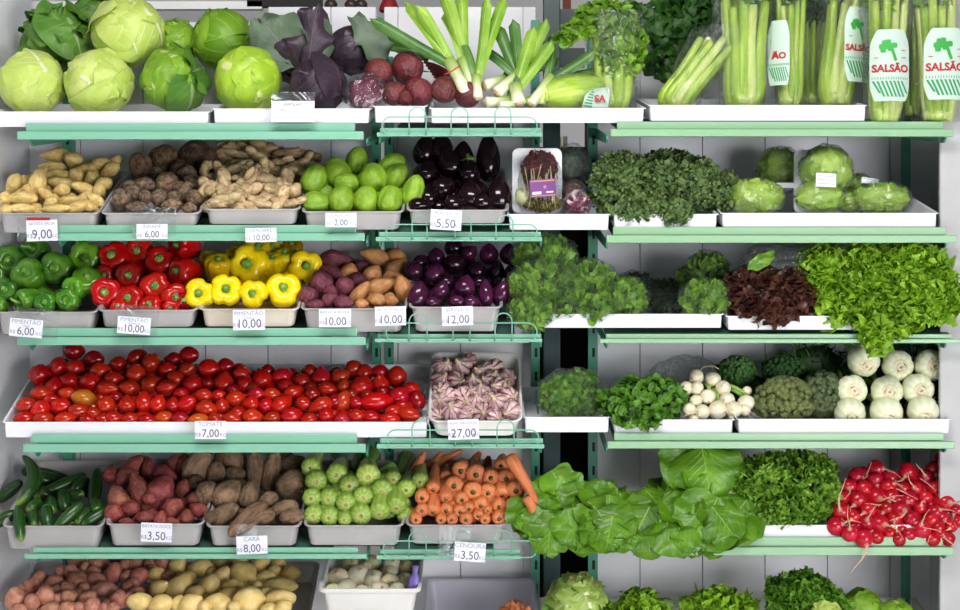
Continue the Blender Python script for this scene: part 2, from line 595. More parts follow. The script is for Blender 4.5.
LS = [(26, 355, 123, 140, 'topmost mint shelf, under the cabbages'), (56, 356, 225, 241, 'mint shelf under the cassava, yam, ginger and chayote trays'),
      (26, 357, 328, 345, 'mint shelf under the bell pepper trays'), (32, 357, 434, 452, 'mint shelf under the long tomato tray'),
      (33, 358, 547.5, 558, 'mint shelf under the cucumber tray')]
for x0, x1, a, b, lab in LS:
    shelf(x0, x1, a, b, TR if a == 123 else TL, g, lab, brk=(x0 + 4, 367), pin=(4, 26), ypl={123: 128, 225: 235, 328: 337, 434: 439, 547.5: 551.5}[a])
MS = [(380, 541, 128, 137, 'topmost wire railed mint shelf, under the beets'), (379, 541, 232, 241.5, 'wire railed mint shelf under the dark eggplants'),
      (378, 541, 334, 342, 'wire railed mint shelf under the purple eggplants'), (380, 543, 438.5, 448, 'wire railed mint shelf under the garlic'),
      (380, 520, 549.5, 558.5, 'wire railed mint shelf under the carrots')]
for i, (x0, x1, a, b, lab) in enumerate(MS):
    shelf(x0, x1, a, b, TR if a == 128 else TL, g, lab, lowext=(3, 1), pin=(14, 26), ypl={128: 128, 232: 232, 334: 334.5, 438.5: 439, 549.5: 547}[a], brk=(380, 541) if i < 4 else (380,))
RS = [(617, 943, 121.5, 137, 'topmost pale mint shelf, under the celery'), (613, 946, 227, 243, 'pale mint shelf under the kale and the wrapped lettuces'),
      (606, 952, 334, 343, 'pale mint shelf under the curly lettuces'), (614, 944, 433, 448, 'pale mint shelf under the fennel and broccoli'),
      (640, 943, 537, 554.5, 'pale mint shelf under the radishes and collard')]
for i, (x0, x1, a, b, lab) in enumerate(RS):
    shelf(x0, x1, a, b, TR, gr, lab, lowext=(7, 9), ypl={121.5: 124, 227: 231, 334: 331, 433: 435.5, 537: 541}[a], brk=(607, 946) if i < 4 else (946,))

def rail(x0, x1, ytop, ybot, hoops, lab):
    e = empty('wire_rail', P((x0 + x1) / 2, ybot, -0.035), lab, 'rail')
    s = S(-0.03)
    cx = (x0 + x1) / 2
    def q(px, py, y=0.0): return ((px - cx) / s, y, (ybot - py) / s)
    r = 0.0021
    mb = MB()
    h = (ybot - ytop) / 2
    pts = [q(x0 + h + 6, ytop)]
    pts = [q((x0 + x1) / 2, ytop)]
    for k in range(9):
        a = PI / 2 + PI * k / 8
        pts.append(q(x0 + h + h * math.cos(a) * 1.0, (ytop + ybot) / 2 - h * math.sin(a)))
    for k in range(9):
        a = -PI / 2 + PI * k / 8
        pts.append(q(x1 - h + h * math.cos(a), (ytop + ybot) / 2 - h * math.sin(a)))
    pts.append(q((x0 + x1) / 2, ytop))
    tube(mb, pts, r, 6)
    mb.build('rail_loop', g, e)
    for hx0, hx1, ht in hoops:
        mb = MB()
        rr = (hx1 - hx0) / 2
        pts = [q(hx0, ybot, 0.012)]
        for k in range(9):
            a = PI - PI * k / 8
            pts.append(q((hx0 + hx1) / 2 + rr * math.cos(a), ht + rr - rr * math.sin(a), 0.005))
        pts.append(q(hx1, ybot, 0.012))
        tube(mb, pts, r, 6)
        mb.build('hoop', g, e)
    return e
rail(382, 537, 117, 135.5, [(409, 426, 107), (451, 468, 107), (495, 511, 106)], 'bent mint wire rail in front of the beets and leeks')
rail(386, 537, 224.5, 240.5, [(412, 427, 215), (455, 471, 215), (496, 513, 215)], 'bent mint wire rail below the dark eggplants')
rail(386, 537, 323, 342, [(409, 427, 313), (453, 470, 313), (495, 512, 313)], 'bent mint wire rail below the purple eggplants')
rail(387, 539, 430, 447.5, [(412, 430, 420), (455, 472, 420), (497, 514, 420)], 'bent mint wire rail below the garlic')
rail(383, 537, 541, 557.5, [(409, 426, 531), (455, 472, 531), (494, 512, 531)], 'bent mint wire rail below the carrots')

# ------------------------------------------------------------------ trays
def rrect(x0, x1, y0, y1, r, n=4):
    out = []
    for cx, cy, a0 in ((x1 - r, y0 + r, -PI / 2), (x1 - r, y1 - r, 0), (x0 + r, y1 - r, PI / 2), (x0 + r, y0 + r, PI)):
        for k in range(n + 1):
            a = a0 + PI / 2 * k / n
            out.append((cx + r * math.cos(a), cy + r * math.sin(a)))
    return out

def tray(x0, x1, yr, yb, slope, lab, m, name='plastic_tray', dpt=0.36, taper=0.055, rim=0.007, rad=0.02, y0=0.013, cat='tray', group=None, backlift=0.0, rimh=0.005, thick=0.003):
    """open tapered tray with a rolled rim, lying on the sloping shelf; x0..x1 rim ends, yr rim height, yb base height (photo px at the front)"""
    s = S(y0)
    X0 = (x0 - 480) / s; X1 = (x1 - 480) / s
    zr = CZ + (305 - yr) / s; zb_ = CZ + (305 - yb) / s
    h = zr - zb_
    o0 = Vector(((X0 + X1) / 2, y0, zb_))
    t = min(taper * h * 3.0, 0.03)
    def z(y, base): return base + slope * y
    rings = []
    def ring(ins, hz, rr, extra=0.0):
        pts = rrect(X0 + ins, X1 - ins, ins * 0.35 if ins < .03 else ins * .35, dpt - ins, max(rr, 0.004))
        return [(x - o0.x, y, hz + slope * y + extra * (y / dpt)) for x, y in pts]
    rings.append(ring(t + rim, 0.0, rad))                     # underside edge
    rings.append(ring(rim + 0.002, h - rimh - 0.001, rad, backlift))
    rings.append(ring(0.0, h - rimh, rad, backlift))                    # rim outer low
    rings.append(ring(0.0, h, rad, backlift))                           # rim outer top
    rings.append(ring(rim, h, rad, backlift))                           # rim inner top
    rings.append(ring(rim + thick, h - rimh, rad, backlift))
    rings.append(ring(t + rim + thick, thick, rad))
    n = len(rings[0])
    V = [p for r_ in rings for p in r_]
    Fc = []
    for k in range(len(rings) - 1):
        for i in range(n):
            j = (i + 1) % n
            Fc.append((k * n + i, k * n + j, (k + 1) * n + j, (k + 1) * n + i))
    Fc.append(list(range(n))[::-1])
    Fc.append([(len(rings) - 1) * n + i for i in range(n)])
    o = MB().add(V, Fc).build(name, m, None, False, label=lab, cat=cat, group=group)
    o.location = o0
    bevel(o, 0.0012, 1)
    return o
T = M['tray']; W2 = M['foam']
GT = 'grey plastic produce trays'
tray(-4, 99, 213, 233.5, TL, 'grey plastic tray holding the yellow cassava roots', T, group=GT)
tray(100, 200, 213, 226.5, TL, 'grey plastic tray holding the brown yams', T, group=GT)
tray(203, 300, 209, 225, TL, 'grey plastic tray holding the ginger', T, group=GT)
tray(301, 404, 211.5, 230.5, TL, 'grey plastic tray holding the green chayotes', T, group=GT)
tray(406, 509, 210, 224, TL, 'grey plastic tray holding the dark eggplants', T, group=GT)
tray(-6, 97, 312, 335, TL, 'grey plastic tray holding the green bell peppers', T, group=GT)
tray(97, 197, 310, 328, TL, 'grey plastic tray holding the red bell peppers', T, group=GT)
tray(198, 299, 309, 327.5, TL, 'beige tinted plastic tray holding the yellow bell peppers', plain('beige_plastic', (206, 196, 182), (198, 186, 170), 0.38, 5), group=GT)
tray(300, 407, 308.5, 333, TL, 'grey plastic tray holding the sweet potatoes of two colours', T, group=GT)
tray(408.5, 503, 307, 332.5, TL, 'grey plastic tray holding the glossy purple eggplants', T, group=GT)
tray(1, 103, 526, 550.5, TL, 'grey plastic tray holding the cucumbers', T, group=GT)
tray(104.5, 204, 524, 547, TL, 'grey plastic tray holding the reddish sweet potatoes', T, group=GT)
tray(205, 301, 526, 547, TL, 'grey plastic tray holding the long brown yams', T, group=GT)
tray(303, 404, 525.5, 546.5, TL, 'grey plastic tray holding the zucchini', T, group=GT)
tray(405.5, 507, 525, 545, TL, 'grey plastic tray holding the carrots', T, group=GT)
WT = 'low white produce trays'
KW = dict(rim=0.004, rimh=0.003, taper=0.03, rad=0.006, name='white_tray', group=WT)
tray(-10, 210, 111.5, 127, TR, 'long white tray holding the pale cabbages', W2, **KW)
tray(211.5, 371, 108.5, 123, TR, 'white tray under the red cabbages', W2, **KW)
tray(372.5, 427, 106, 122.5, TR, 'short white tray under the beets', W2, **KW)
tray(429, 646, 108, 123, TR, 'long white tray under the leeks and the wrapped celery hearts', W2, dpt=.34, **KW)
tray(648, 868, 105, 121, TR, 'white tray under the standing celery bags', W2, dpt=.34, **KW)
tray(507, 611, 214, 230, TR, 'white tray bridging the dark gap below the radicchio pack', W2, **KW)
tray(612, 719, 214, 229, TR, 'white tray under the dark curly kale', W2, **KW)
tray(720.5, 939, 213, 227, TR, 'white tray under the film wrapped lettuces', W2, backlift=.02, **KW)
tray(536, 724, 314, 328, TR, 'white tray under the bundles of wrapped green herbs', W2, **KW)
tray(726, 866, 316, 330, TR, 'white tray under the red leaf lettuce', W2, **KW)
tray(2, 429, 422, 438, TL, 'longest white tray, full of tomatoes', W2, **KW)
tray(523, 611, 417, 432.5, TR, 'white tray under the wrapped parsley', W2, **KW)
tray(612.5, 735, 419.5, 434.5, TR, 'white tray under the watercress and white turnips', W2, **KW)
tray(736.5, 952, 419, 433.5, TR, 'white tray under the broccoli and fennel', W2, dpt=.33, **KW)
tray(552, 612, 536, 547, TR, 'short white tray end showing under the collard leaves', W2, **KW)
tray(702, 938, 525, 539, TR, 'white tray under the endive and radishes', W2, **KW)
# deep trays
tray(428, 523, 421, 437, TL, 'deep white plastic tray standing tilted and full of garlic', M['tray2'], dpt=.33, rad=.03, taper=.1, y0=.0, backlift=0.05, rim=.006)
tray(318, 421, 589, 640, 0.30, 'deep white plastic tray of onions on the lowest level', M['tray2'], dpt=.33, rad=.02, taper=.06, y0=.0, rim=.01, rimh=.012, backlift=-.02)
tray(-4, 306, 640, 660, 0.42, 'wide bin holding the red and the yellow potatoes', T, name='produce_bin', dpt=.4, cat='bin')
tray(421, 541, 648, 690, 0.12, 'grey crate on the lowest level with onion skins inside', plain('lilac_grey_plastic', (196, 194, 206), (186, 184, 198), 0.4, 5), name='produce_crate', dpt=.4, cat='crate', backlift=.09, rad=.02, rim=.008)
tray(541, 955, 650, 668, 0.2, 'wide white tray of lettuces on the lowest level', M['tray2'], name='white_tray', dpt=.4, rim=.006, rad=.01)

# ------------------------------------------------------------------ produce: one body of each kind, unit size, long axis Z
MAINCOL = COL
PCOL = bpy.data.collections.new('unlinked_originals')
COL = PCOL
_v0 = NT.vary
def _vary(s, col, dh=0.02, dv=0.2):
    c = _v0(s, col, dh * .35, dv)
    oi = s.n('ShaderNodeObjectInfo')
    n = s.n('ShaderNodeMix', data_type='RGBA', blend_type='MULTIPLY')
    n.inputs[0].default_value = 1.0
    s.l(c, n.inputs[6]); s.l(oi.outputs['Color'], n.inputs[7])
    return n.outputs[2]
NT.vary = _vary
PR = {}
def produce(name, c1, c2, rough=0.4, scale=3.0, bump=0.0, bscale=10, dh=0.02, dv=0.2, lo=0.35, hi=0.65, spec=0.5, spots=None, poles=None, stretch=None, **kw):
    n = NT(name)
    f = n.noise(scale, 4, stretch=stretch)
    c = n.ramp(f, [(lo, srgb(c1)), (hi, srgb(c2))])
    if spots:
        sc, th, col = spots
        f2 = n.noise(sc, 3, 0.6)
        k = n.ramp(f2, [(th, (0, 0, 0, 1)), (th + 0.06, (1, 1, 1, 1))])
        c = n.mix(k, c, srgb(col))
    if poles:
        col, v0, v1 = poles
        u, v = n.uv()
        k = n.math('DIVIDE', n.math('SUBTRACT', v, v0), v1 - v0, clamp=True)
        c = n.mix(k, c, srgb(col))
    c = n.vary(c, dh, dv)
    if bump:
        n.bump(n.noise(bscale, 4, stretch=stretch), bump, 0.02)
    return n.fin(c, rough, spec, **kw)

def proto(kind, me, children=()):
    r = bpy.data.objects.new(kind, me)
    PCOL.objects.link(r)
    for nm, m2 in children:
        c = bpy.data.objects.new(nm, m2)
        PCOL.objects.link(c)
        c.parent = r
        if nm == 'flower_end':
            pass
    PR.setdefault(kind, []).append(r)
    return r

# tomatoes
mt = produce('tomato_skin', (172, 16, 8), (188, 28, 12), 0.2, 2.2, dh=0.03, dv=0.3, poles=((190, 130, 60), 0.97, 1.0))
for k, pr in enumerate((egg(1, .56), egg(1.12, .55), egg(1.2, .62))) if True else enumerate(([(-.5, .01), (-.47, .16), (-.34, .36), (-.08, .5), (.18, .47), (.38, .32), (.47, .14), (.46, .01)],
                        [(-.5, .01), (-.47, .2), (-.33, .41), (-.05, .5), (.25, .44), (.42, .26), (.47, .1), (.455, .01)],
                        [(-.5, .01), (-.46, .13), (-.36, .3), (-.12, .46), (.15, .5), (.38, .36), (.48, .15), (.46, .01)])):
    proto('plum_tomato', lathe(pr, 20, nz=.05, nsc=2, seed=k, sm=3).mesh('plum_tomato', mt))

# bell peppers
def pepper_mesh(lobes, seed, mat, deep=.16):
    rr = random.Random(seed)
    ph = rr.random() * 6
    def mod(a, t):
        q = abs(math.sin((a - ph) * lobes / 2))
        g_ = 1 - deep * math.exp(-(q / 0.42) ** 2) + 0.05 * math.sin(a + seed)
        return g_
    pr = [(-.44, .01), (-.49, .12), (-.47, .26), (-.34, .38), (-.05, .45), (.22, .5), (.40, .46), (.48, .33), (.46, .2), (.38, .1), (.34, .01)]
    mb = lathe(pr, 40, mod, nz=.06, nsc=1.6, seed=seed, sm=3)
    return mb.mesh('bell_pepper', mat)
def stem_mesh(mat, long=False, seed=0):
    mb = MB()
    if long:
        pts = catmull([(0, 0, .3), (0, 0, .42), (.05, .03, .55), (.13, .09, .64), (.22, .14, .7)], 3)
        K = len(pts)
        tube(mb, pts, [0.17 - .1 * min(1, i / 4) if i < 4 else .062 for i in range(K)], 10)
    else:
        pts = [(0, 0, .33), (0, 0, .4), (0, 0, .43), (0, 0, .47), (0, .01, .535), (0, .01, .55)]
        tube(mb, pts, [.17, .165, .12, .085, .085, .05], 12, lambda a, t: 1 + (.12 * math.cos(5 * a) if t < .5 else 0))
    return mb.mesh('stem', mat)
m_stem = produce('pepper_stem', (70, 128, 40), (130, 170, 70), 0.45, 5, dv=.2)
m_stemr = produce('red_pepper_stem', (60, 110, 40), (150, 180, 90), 0.45, 4, dv=.2)
mgp = produce('green_pepper_skin', (52, 104, 20), (90, 144, 36), 0.2, 1.6, dh=0.06, dv=.2)
mrp = produce('red_pepper_skin', (178, 8, 8), (196, 18, 10), 0.2, 2, dh=0.01, dv=.25)
myp = produce('yellow_pepper_skin', (250, 212, 4), (252, 224, 20), 0.22, 2, dh=0.015, dv=.08)
for k in range(3):
    proto('green_pepper', pepper_mesh(4 if k != 1 else 3, k + 1, mgp), [('stem', stem_mesh(m_stem, k != 1))])
    proto('red_pepper', pepper_mesh(4 if k != 1 else 3, k + 5, mrp), [('stem', stem_mesh(m_stemr))])
    proto('yellow_pepper', pepper_mesh(4 if k != 2 else 3, k + 9, myp, .2), [('stem', stem_mesh(m_stem))])

# tubers
def tuber(kind, prs, mat, nz, nsc, seg=18, bends=(0, .06, -.08), extra=None):
    for k, pr in enumerate(prs):
        ch = extra(k) if extra else ()
        proto(kind, lathe(pr, seg, nz=nz, nsc=nsc, seed=k + 3, bend=bends[k % len(bends)], sm=3).mesh(kind, mat), ch)
m = produce('cassava_skin', (205, 168, 92), (240, 214, 142), 0.55, 4, .25, 14, .01, .15, spots=(9, .66, (170, 125, 75)))
tuber('cassava_root', [egg(1.2, .56), egg(1.0, .45), egg(1.5, .64)], m, .08, 3)
m = produce('yam_skin', (88, 66, 50), (172, 146, 118), 0.8, 5, .7, 16, .01, .25, spots=(12, .6, (60, 42, 32)))
tuber('round_yam', [egg(1, .5), egg(1.2, .6)], m, .16, 2.6)
m = produce('ginger_skin', (176, 142, 98), (226, 202, 158), 0.6, 4, .3, 12, .01, .2)
for k in range(4):
    rr = random.Random(k + 40)
    mb = MB()
    pts = [(rr.uniform(-.08, .08), rr.uniform(-.08, .08), -.5 + i / 5) for i in range(6)]
    tube(mb, catmull(pts, 2), [.16, .3, .34, .3, .36, .38, .32, .36, .3, .24, .12], 10, lambda a, t: 1 + .08 * math.sin(3 * a + 9 * t))
    for q in range(4):
        z = -.35 + .22 * q + rr.uniform(-.05, .05); a = rr.uniform(0, 6.28)
        dv_ = Vector((math.cos(a), math.sin(a), rr.uniform(-.4, .7)))
        p0 = Vector((0, 0, z)); L_ = rr.uniform(.45, .8)
        tube(mb, [p0, p0 + dv_ * L_ * .5, p0 + dv_ * L_ * .8, p0 + dv_ * L_ * .96, p0 + dv_ * L_], [.2, .27, .25, .16, .03], 9)
    proto('ginger_root', mb.mesh('ginger_root', m))
# chayote
def chmod(a, t):
    q = abs(math.sin(a * 2.5 + .4))
    return 1 - .26 * math.exp(-(q / .17) ** 2) * min(1, (1 - t) * 2.2)
m = produce('chayote_skin', (116, 156, 34), (150, 186, 52), 0.38, 3, .25, 14, .012, .12)
for k in range(3):
    proto('chayote', lathe([(-.44, .01), (-.5, .12), (-.47, .3), (-.28, .46), (-.02, .5), (.22, .43), (.42, .27), (.5, .06)], 36, chmod, nz=.1, nsc=2, seed=k, sm=3).mesh('chayote', m))
# eggplants
m = produce('dark_eggplant_skin', (18, 6, 11), (28, 9, 18), 0.12, 2, dv=.3)
cal = produce('calyx_green', (80, 120, 40), (120, 150, 70), 0.5, 6)
def calyx():
    mb = MB()
    tube(mb, [(0, 0, .42), (0, 0, .5), (.02, 0, .58), (.05, .02, .64)], [.3, .2, .07, .07], 15, lambda a, t: 1 + (.35 * math.cos(5 * a) if t < .3 else 0))
    return mb.mesh('calyx', cal)
for k in range(5):
    proto('dark_eggplant', lathe(egg(.74, .6, 14, .03), 28, nz=.04, seed=k, sm=3).mesh('dark_eggplant', m), [('calyx', calyx())] if k == 4 else [])
m = produce('purple_eggplant_skin', (50, 16, 40), (84, 28, 66), 0.14, 1.5, dh=.03, dv=.6, poles=((30, 10, 28), .45, 0.1))
for k in range(2):
    proto('purple_eggplant', lathe(egg(.9, .6, 14, .03), 24, nz=.04, seed=k, sm=3).mesh('purple_eggplant', m), [])
# sweet potatoes
SP = [egg(1.0, .68), egg(.82, .64, wob=((.3, .1, .15),)), egg(1.15, .58)]
m = produce('purple_sweet_potato_skin', (98, 36, 56), (140, 72, 86), 0.55, 4, .4, 12, .02, .25, spots=(16, .66, (165, 110, 110)))
tuber('purple_sweet_potato', SP, m, .09, 2.5)
m = produce('orange_sweet_potato_skin', (186, 118, 66), (216, 158, 104), 0.5, 4, .3, 12, .02, .2, spots=(14, .68, (140, 80, 44)))
tuber('orange_sweet_potato', SP, m, .08, 2.5, bends=(.15, 0, -.1))
m = produce('red_sweet_potato_skin', (118, 46, 46), (166, 86, 74), 0.42, 3, .4, 12, .035, .35, spots=(8, .62, (150, 95, 62)))
tuber('red_sweet_potato', SP, m, .11, 2.2, bends=(.1, 0, -.14))
m = produce('brown_yam_skin', (106, 82, 62), (166, 134, 104), 0.75, 4, .6, 18, .012, .25, spots=(18, .64, (70, 50, 38)), stretch=(1, 1, .5))
tuber('long_yam', [egg(1, .45, wob=((.35, -.1, .12),)), egg(.75, .55), egg(1, .5)], m, .12, 2.4, bends=(.06, .03, 0))
# potatoes, onions
m = produce('red_potato_skin', (164, 100, 82), (204, 142, 118), 0.42, 3, .25, 12, .035, .3, spots=(10, .7, (110, 70, 50)))
PT = [egg(1, .55), egg(1.15, .6), egg(.95, .48)]
tuber('red_potato', PT, m, .16, 2, bends=(0, .05, .08))
m = produce('yellow_potato_skin', (222, 188, 110), (242, 216, 146), 0.4, 2.5, .15, 12, .015, .22, spots=(13, .74, (150, 118, 66)))
tuber('yellow_potato', PT, m, .12, 2, bends=(0, .05, .06))
m = produce('white_onion_skin', (240, 228, 190), (252, 246, 222), 0.3, 2, .15, 8, .03, .12, stretch=(3, 3, .6), poles=((206, 160, 100), .78, 1.0))
for k in range(2):
    proto('white_onion', lathe([(-.42, .01), (-.44, .1), (-.34, .33), (-.05, .5), (.2, .46), (.36, .25), (.44, .08), (.5, .03)], 22, lambda a, t: 1 + .015 * math.cos(9 * a), nz=.05, seed=k, sm=3).mesh('white_onion', m))
# beets / radishes / turnips with their roots
def root_mesh(mat, seed, L=.9, r=.06, base=-.47):
    rr = random.Random(seed)
    pts = [(0, 0, base + .06), (0, 0, base - .04)]
    x = y = 0
    dx, dy = rr.uniform(-.3, .3), rr.uniform(-.3, .3)
    for i in range(1, 7):
        dx += rr.uniform(-.35, .35); dy += rr.uniform(-.35, .35)
        x += dx * L / 6; y += dy * L / 6
        pts.append((x, y, base - .04 - L * i / 6))
    pc = catmull(pts, 2)
    K = len(pc)
    mb = MB()
    tube(mb, pc, [r * (1 - i / (K - 1)) ** 1.3 * (2.2 if i < 2 else 1) + .012 for i in range(K)], 7)
    return mb.mesh('root', mat)
m = produce('beet_skin', (92, 34, 40), (122, 54, 54), 0.36, 3, .4, 10, .02, .25, spots=(9, .64, (120, 84, 70)))
mr = produce('beet_root', (120, 80, 70), (150, 110, 92), 0.6, 6)
for k in range(2):
    proto('beetroot', lathe([(-.5, .03), (-.46, .12), (-.3, .34), (0, .5), (.25, .44), (.42, .25), (.5, .1)], 22, nz=.1, seed=k, sm=3).mesh('beetroot', m), [('root', root_mesh(mr, k + 3, .5, .07))])
m = produce('radish_skin', (168, 8, 30), (196, 24, 48), 0.22, 2, dh=.02, dv=.3)
mr = produce('radish_root', (226, 190, 160), (214, 150, 130), 0.5, 4, poles=((190, 40, 60), .2, 0.0))
for k in range(4):
    proto('radish', lathe([(-.5, .02), (-.46, .1), (-.34, .33), (-.05, .5), (.22, .47), (.42, .27), (.5, .06)], 18, nz=.08, seed=k, sm=3).mesh('radish', m), [('root', root_mesh(mr, k + 13, .9 + .14 * k, .07, -.49))])
m = produce('white_turnip_skin', (228, 216, 184), (242, 234, 210), 0.32, 3, .1, 10, .01, .08)
mr = produce('white_root', (214, 196, 150), (190, 168, 120), 0.6, 6)
for k in range(3):
    proto('white_turnip', lathe([(-.48, .02), (-.45, .12), (-.3, .36), (0, .5), (.25, .44), (.42, .25), (.5, .08)], 18, nz=.08, seed=k, sm=3).mesh('white_turnip', m), [('root', root_mesh(mr, k + 23, .7, .035, -.47))])
# garlic: bulb of cloves with a dry neck
def gmod(a, t):
    q = abs(math.sin(a * 3.5))
    return 1 - .26 * math.exp(-(q / .3) ** 2)
def garlicmat():
    n = NT('garlic_skin')
    u, v = n.uv()
    f = n.noise(5, 3)
    st = n.math('FRACT', n.math('ADD', n.math('MULTIPLY', u, 7.0), n.math('MULTIPLY', f, .5)))
    st = n.math('ABSOLUTE', n.math('SUBTRACT', st, .5))
    k = n.math('MULTIPLY', n.math('SUBTRACT', n.math('ADD', st, n.math('MULTIPLY', n.noise(9, 3), .25)), 0.42, clamp=True), 5.0, clamp=True)
    oi = n.n('ShaderNodeObjectInfo')
    k = n.math('MULTIPLY', k, n.math('MULTIPLY_ADD', oi.outputs['Random'], .8, .6), clamp=True)
    c = n.mix(k, n.ramp(f, [(.3, srgb((196, 142, 156))), (.7, srgb((240, 220, 210)))]), srgb((122, 34, 62)))
    c = n.vary(c, .015, .3)
    return n.fin(c, .42, .4)
m = garlicmat()
mneck = produce('garlic_neck', (222, 208, 172), (206, 184, 140), .6, 6)
for k in range(3):
    mb = MB()
    tube(mb, [(0, 0, .3), (0, 0, .45), (.02, 0, .54), (.04 * (k - 1), .02, .64)], [.17, .1, .065, .045], 8)
    proto('garlic_bulb', lathe([(-.38, .02), (-.42, .14), (-.36, .36), (-.12, .5), (.1, .45), (.28, .26), (.4, .12), (.46, .07)], 42, gmod, nz=.06, seed=k, sm=3).mesh('garlic_bulb', m), [('neck', mb.mesh('neck', mneck))])
# cucumbers and zucchini, carrots
def stripes(name, base, alt, pale, rough=.3, ns=20, tip=None):
    n = NT(name)
    u, v = n.uv()
    f = n.noise(6, 4)
    st = n.math('SINE', n.math('ADD', n.math('MULTIPLY', u, ns * 2 * PI), n.math('MULTIPLY', f, 5.0)))
    k = n.math('MULTIPLY_ADD', st, .5, .5, clamp=True)
    c = n.mix(k, srgb(base), srgb(alt))
    c = n.mix(n.ramp(n.noise(11, 3), [(.6, (0, 0, 0, 1)), (.75, (1, 1, 1, 1))]), c, srgb(pale))
    if tip:
        kk = n.math('DIVIDE', n.math('SUBTRACT', v, tip[1]), tip[2], clamp=True)
        c = n.mix(kk, c, srgb(tip[0]))
    c = n.vary(c, .02, .2)
    return n.fin(c, rough, .5)
m = stripes('cucumber_skin', (24, 60, 16), (38, 80, 24), (66, 108, 38), .3, 9, ((136, 172, 66), .74, .26))
for k, bd in enumerate((0, .9, 1.6)):
    proto('cucumber', lathe(egg(1, .32, 14, .03), 18, bend=bd, nz=.04, nsc=3, seed=k, sm=3).mesh('cucumber', m))
m = stripes('zucchini_skin', (128, 160, 62), (154, 182, 80), (176, 196, 104), .35, 10, ((182, 196, 98), .9, .1))
mcap = produce('zucchini_scar', (176, 164, 110), (150, 132, 84), .7, 5)
def disc(mat, nm, r, z, t=.02, seg=12, dent=.0):
    mb = MB(); tube(mb, [(0, 0, z - t * 2), (0, 0, z), (0, 0, z + t), (0, 0, z + t * .4 - dent)], [r * 1.1, r, r * .85, r * .4], seg)
    return mb.mesh(nm, mat)
for k in range(2):
    proto('zucchini', lathe([(-.5, .05), (-.49, .3), (-.3, .38), (.1, .44), (.36, .5), (.44, .47), (.485, .33), (.5, .12)], 24, lambda a, t: 1 + .02 * math.cos(8 * a), nz=.04, seed=k, sm=3).mesh('zucchini', m), [('flower_end_scar', disc(mcap, 'flower_end_scar', .13, .497, .004))])
m = produce('carrot_skin', (202, 106, 58), (222, 138, 86), .5, 5, .25, 14, .015, .2, stretch=(1, 1, .4))
mtop = produce('carrot_crown', (112, 112, 56), (156, 138, 76), .7, 5)
for k in range(2):
    proto('carrot', lathe([(-.5, .06), (-.48, .16), (-.2, .34), (.2, .45), (.4, .5), (.47, .42), (.495, .24), (.49, .04)], 20, lambda a, t: 1, nz=.05, nsc=3, seed=k, sm=3).mesh('carrot', m), [('crown_ring', disc(mtop, 'crown_ring', .16, .494, .003, dent=.01))])
# fennel bulbs
def fmat():
    n = NT('fennel_skin')
    u, v = n.uv()
    f = n.noise(3, 3)
    st = n.math('SINE', n.math('MULTIPLY', u, 70.0))
    c = n.mix(n.math('MULTIPLY_ADD', st, .22, n.math('MULTIPLY', f, .4), clamp=True), srgb((234, 234, 206)), srgb((196, 212, 150)))
    k = n.math('DIVIDE', n.math('SUBTRACT', v, 0.45), -.45, clamp=True)
    c = n.mix(k, c, srgb((130, 170, 70)))
    return n.fin(n.vary(c, .01, .08), .35, .5)
m = fmat()
mb_ = produce('fennel_butt', (230, 222, 190), (214, 202, 164), .6, 4, spots=(6, .66, (170, 140, 100)))
ms = produce('fennel_stalk', (112, 156, 60), (150, 186, 90), .4, 5)
for k in range(2):
    mb = MB(); mbs = []
    sc_ = MB(); tube(sc_, [(0, 0, .42), (0, 0, .458), (0, 0, .468), (0, 0, .458), (0, 0, .472), (0, 0, .466)], [.27, .23, .2, .15, .11, .03], 16)
    ch = [('cut_base', sc_.mesh('cut_base', mb_))]
    for q, (dx, dy) in enumerate(((.22, .1), (-.2, .15), (.02, -.2))):
        t_ = MB(); tube(t_, catmull([(dx * .5, dy * .5, -.4), (dx, dy, -.8), (dx * 2.4, dy * 2.4, -1.6)], 3), [.13, .12, .11, .1, .09, .08, .06], 9)
        ch.append(('stalk', t_.mesh('stalk', ms)))
    proto('fennel_bulb', lathe([(-.5, .18), (-.42, .24), (-.15, .42), (.12, .5), (.32, .44), (.42, .32), (.45, .2), (.44, .02)], 32, lambda a, t: 1 - .07 * math.exp(-(math.sin(a * 2.5 + k) / .2) ** 2), nz=.05, seed=k, sm=3).mesh('fennel_bulb', m), ch)
COL = MAINCOL

# ------------------------------------------------------------------ placing
ORD = 'first second third fourth fifth sixth seventh eighth ninth tenth eleventh twelfth thirteenth fourteenth fifteenth sixteenth seventeenth eighteenth nineteenth twentieth'.split()
def ordinal(i, n):
    if n == 1: return 'the only one'
    if i == 0: return 'leftmost'
    if i == n - 1: return 'rightmost'
    if i <= (n - 1) / 2: return ORD[i] + ' from left'
    return ORD[n - 1 - i] + ' from right'
ROWN = {1: ['only'], 2: ['front', 'back'], 3: ['front', 'middle', 'back'], 4: ['front', 'second', 'third', 'back'], 5: ['front', 'second', 'third', 'fourth', 'back'],
        6: ['front', 'second', 'third', 'fourth', 'fifth', 'back'], 7: ['front', 'second', 'third', 'fourth', 'fifth', 'sixth', 'back']}

def place(kind, loc, axis, ln, th, label, cat, group=None, color=None, roll=None, var=None, name=None, th2=None, kids=True):
    pr = PR[kind]
    src = pr[var if var is not None else R.randrange(len(pr))]
    if kids:
        o = dup(src)
    else:
        o = src.copy(); COL.objects.link(o)
    o.name = name or kind
    o.location = loc
    q = Vector(axis).normalized().to_track_quat('Z', 'Y') @ Quaternion((0, 0, 1), roll if roll is not None else R.uniform(0, 6.28))
    o.rotation_mode = 'QUATERNION'
    o.rotation_quaternion = q
    o.scale = (th, th2 or th, ln)
    if color:
        o.color = tuple(color) + (1,)
    return tag(o, label, cat, group)

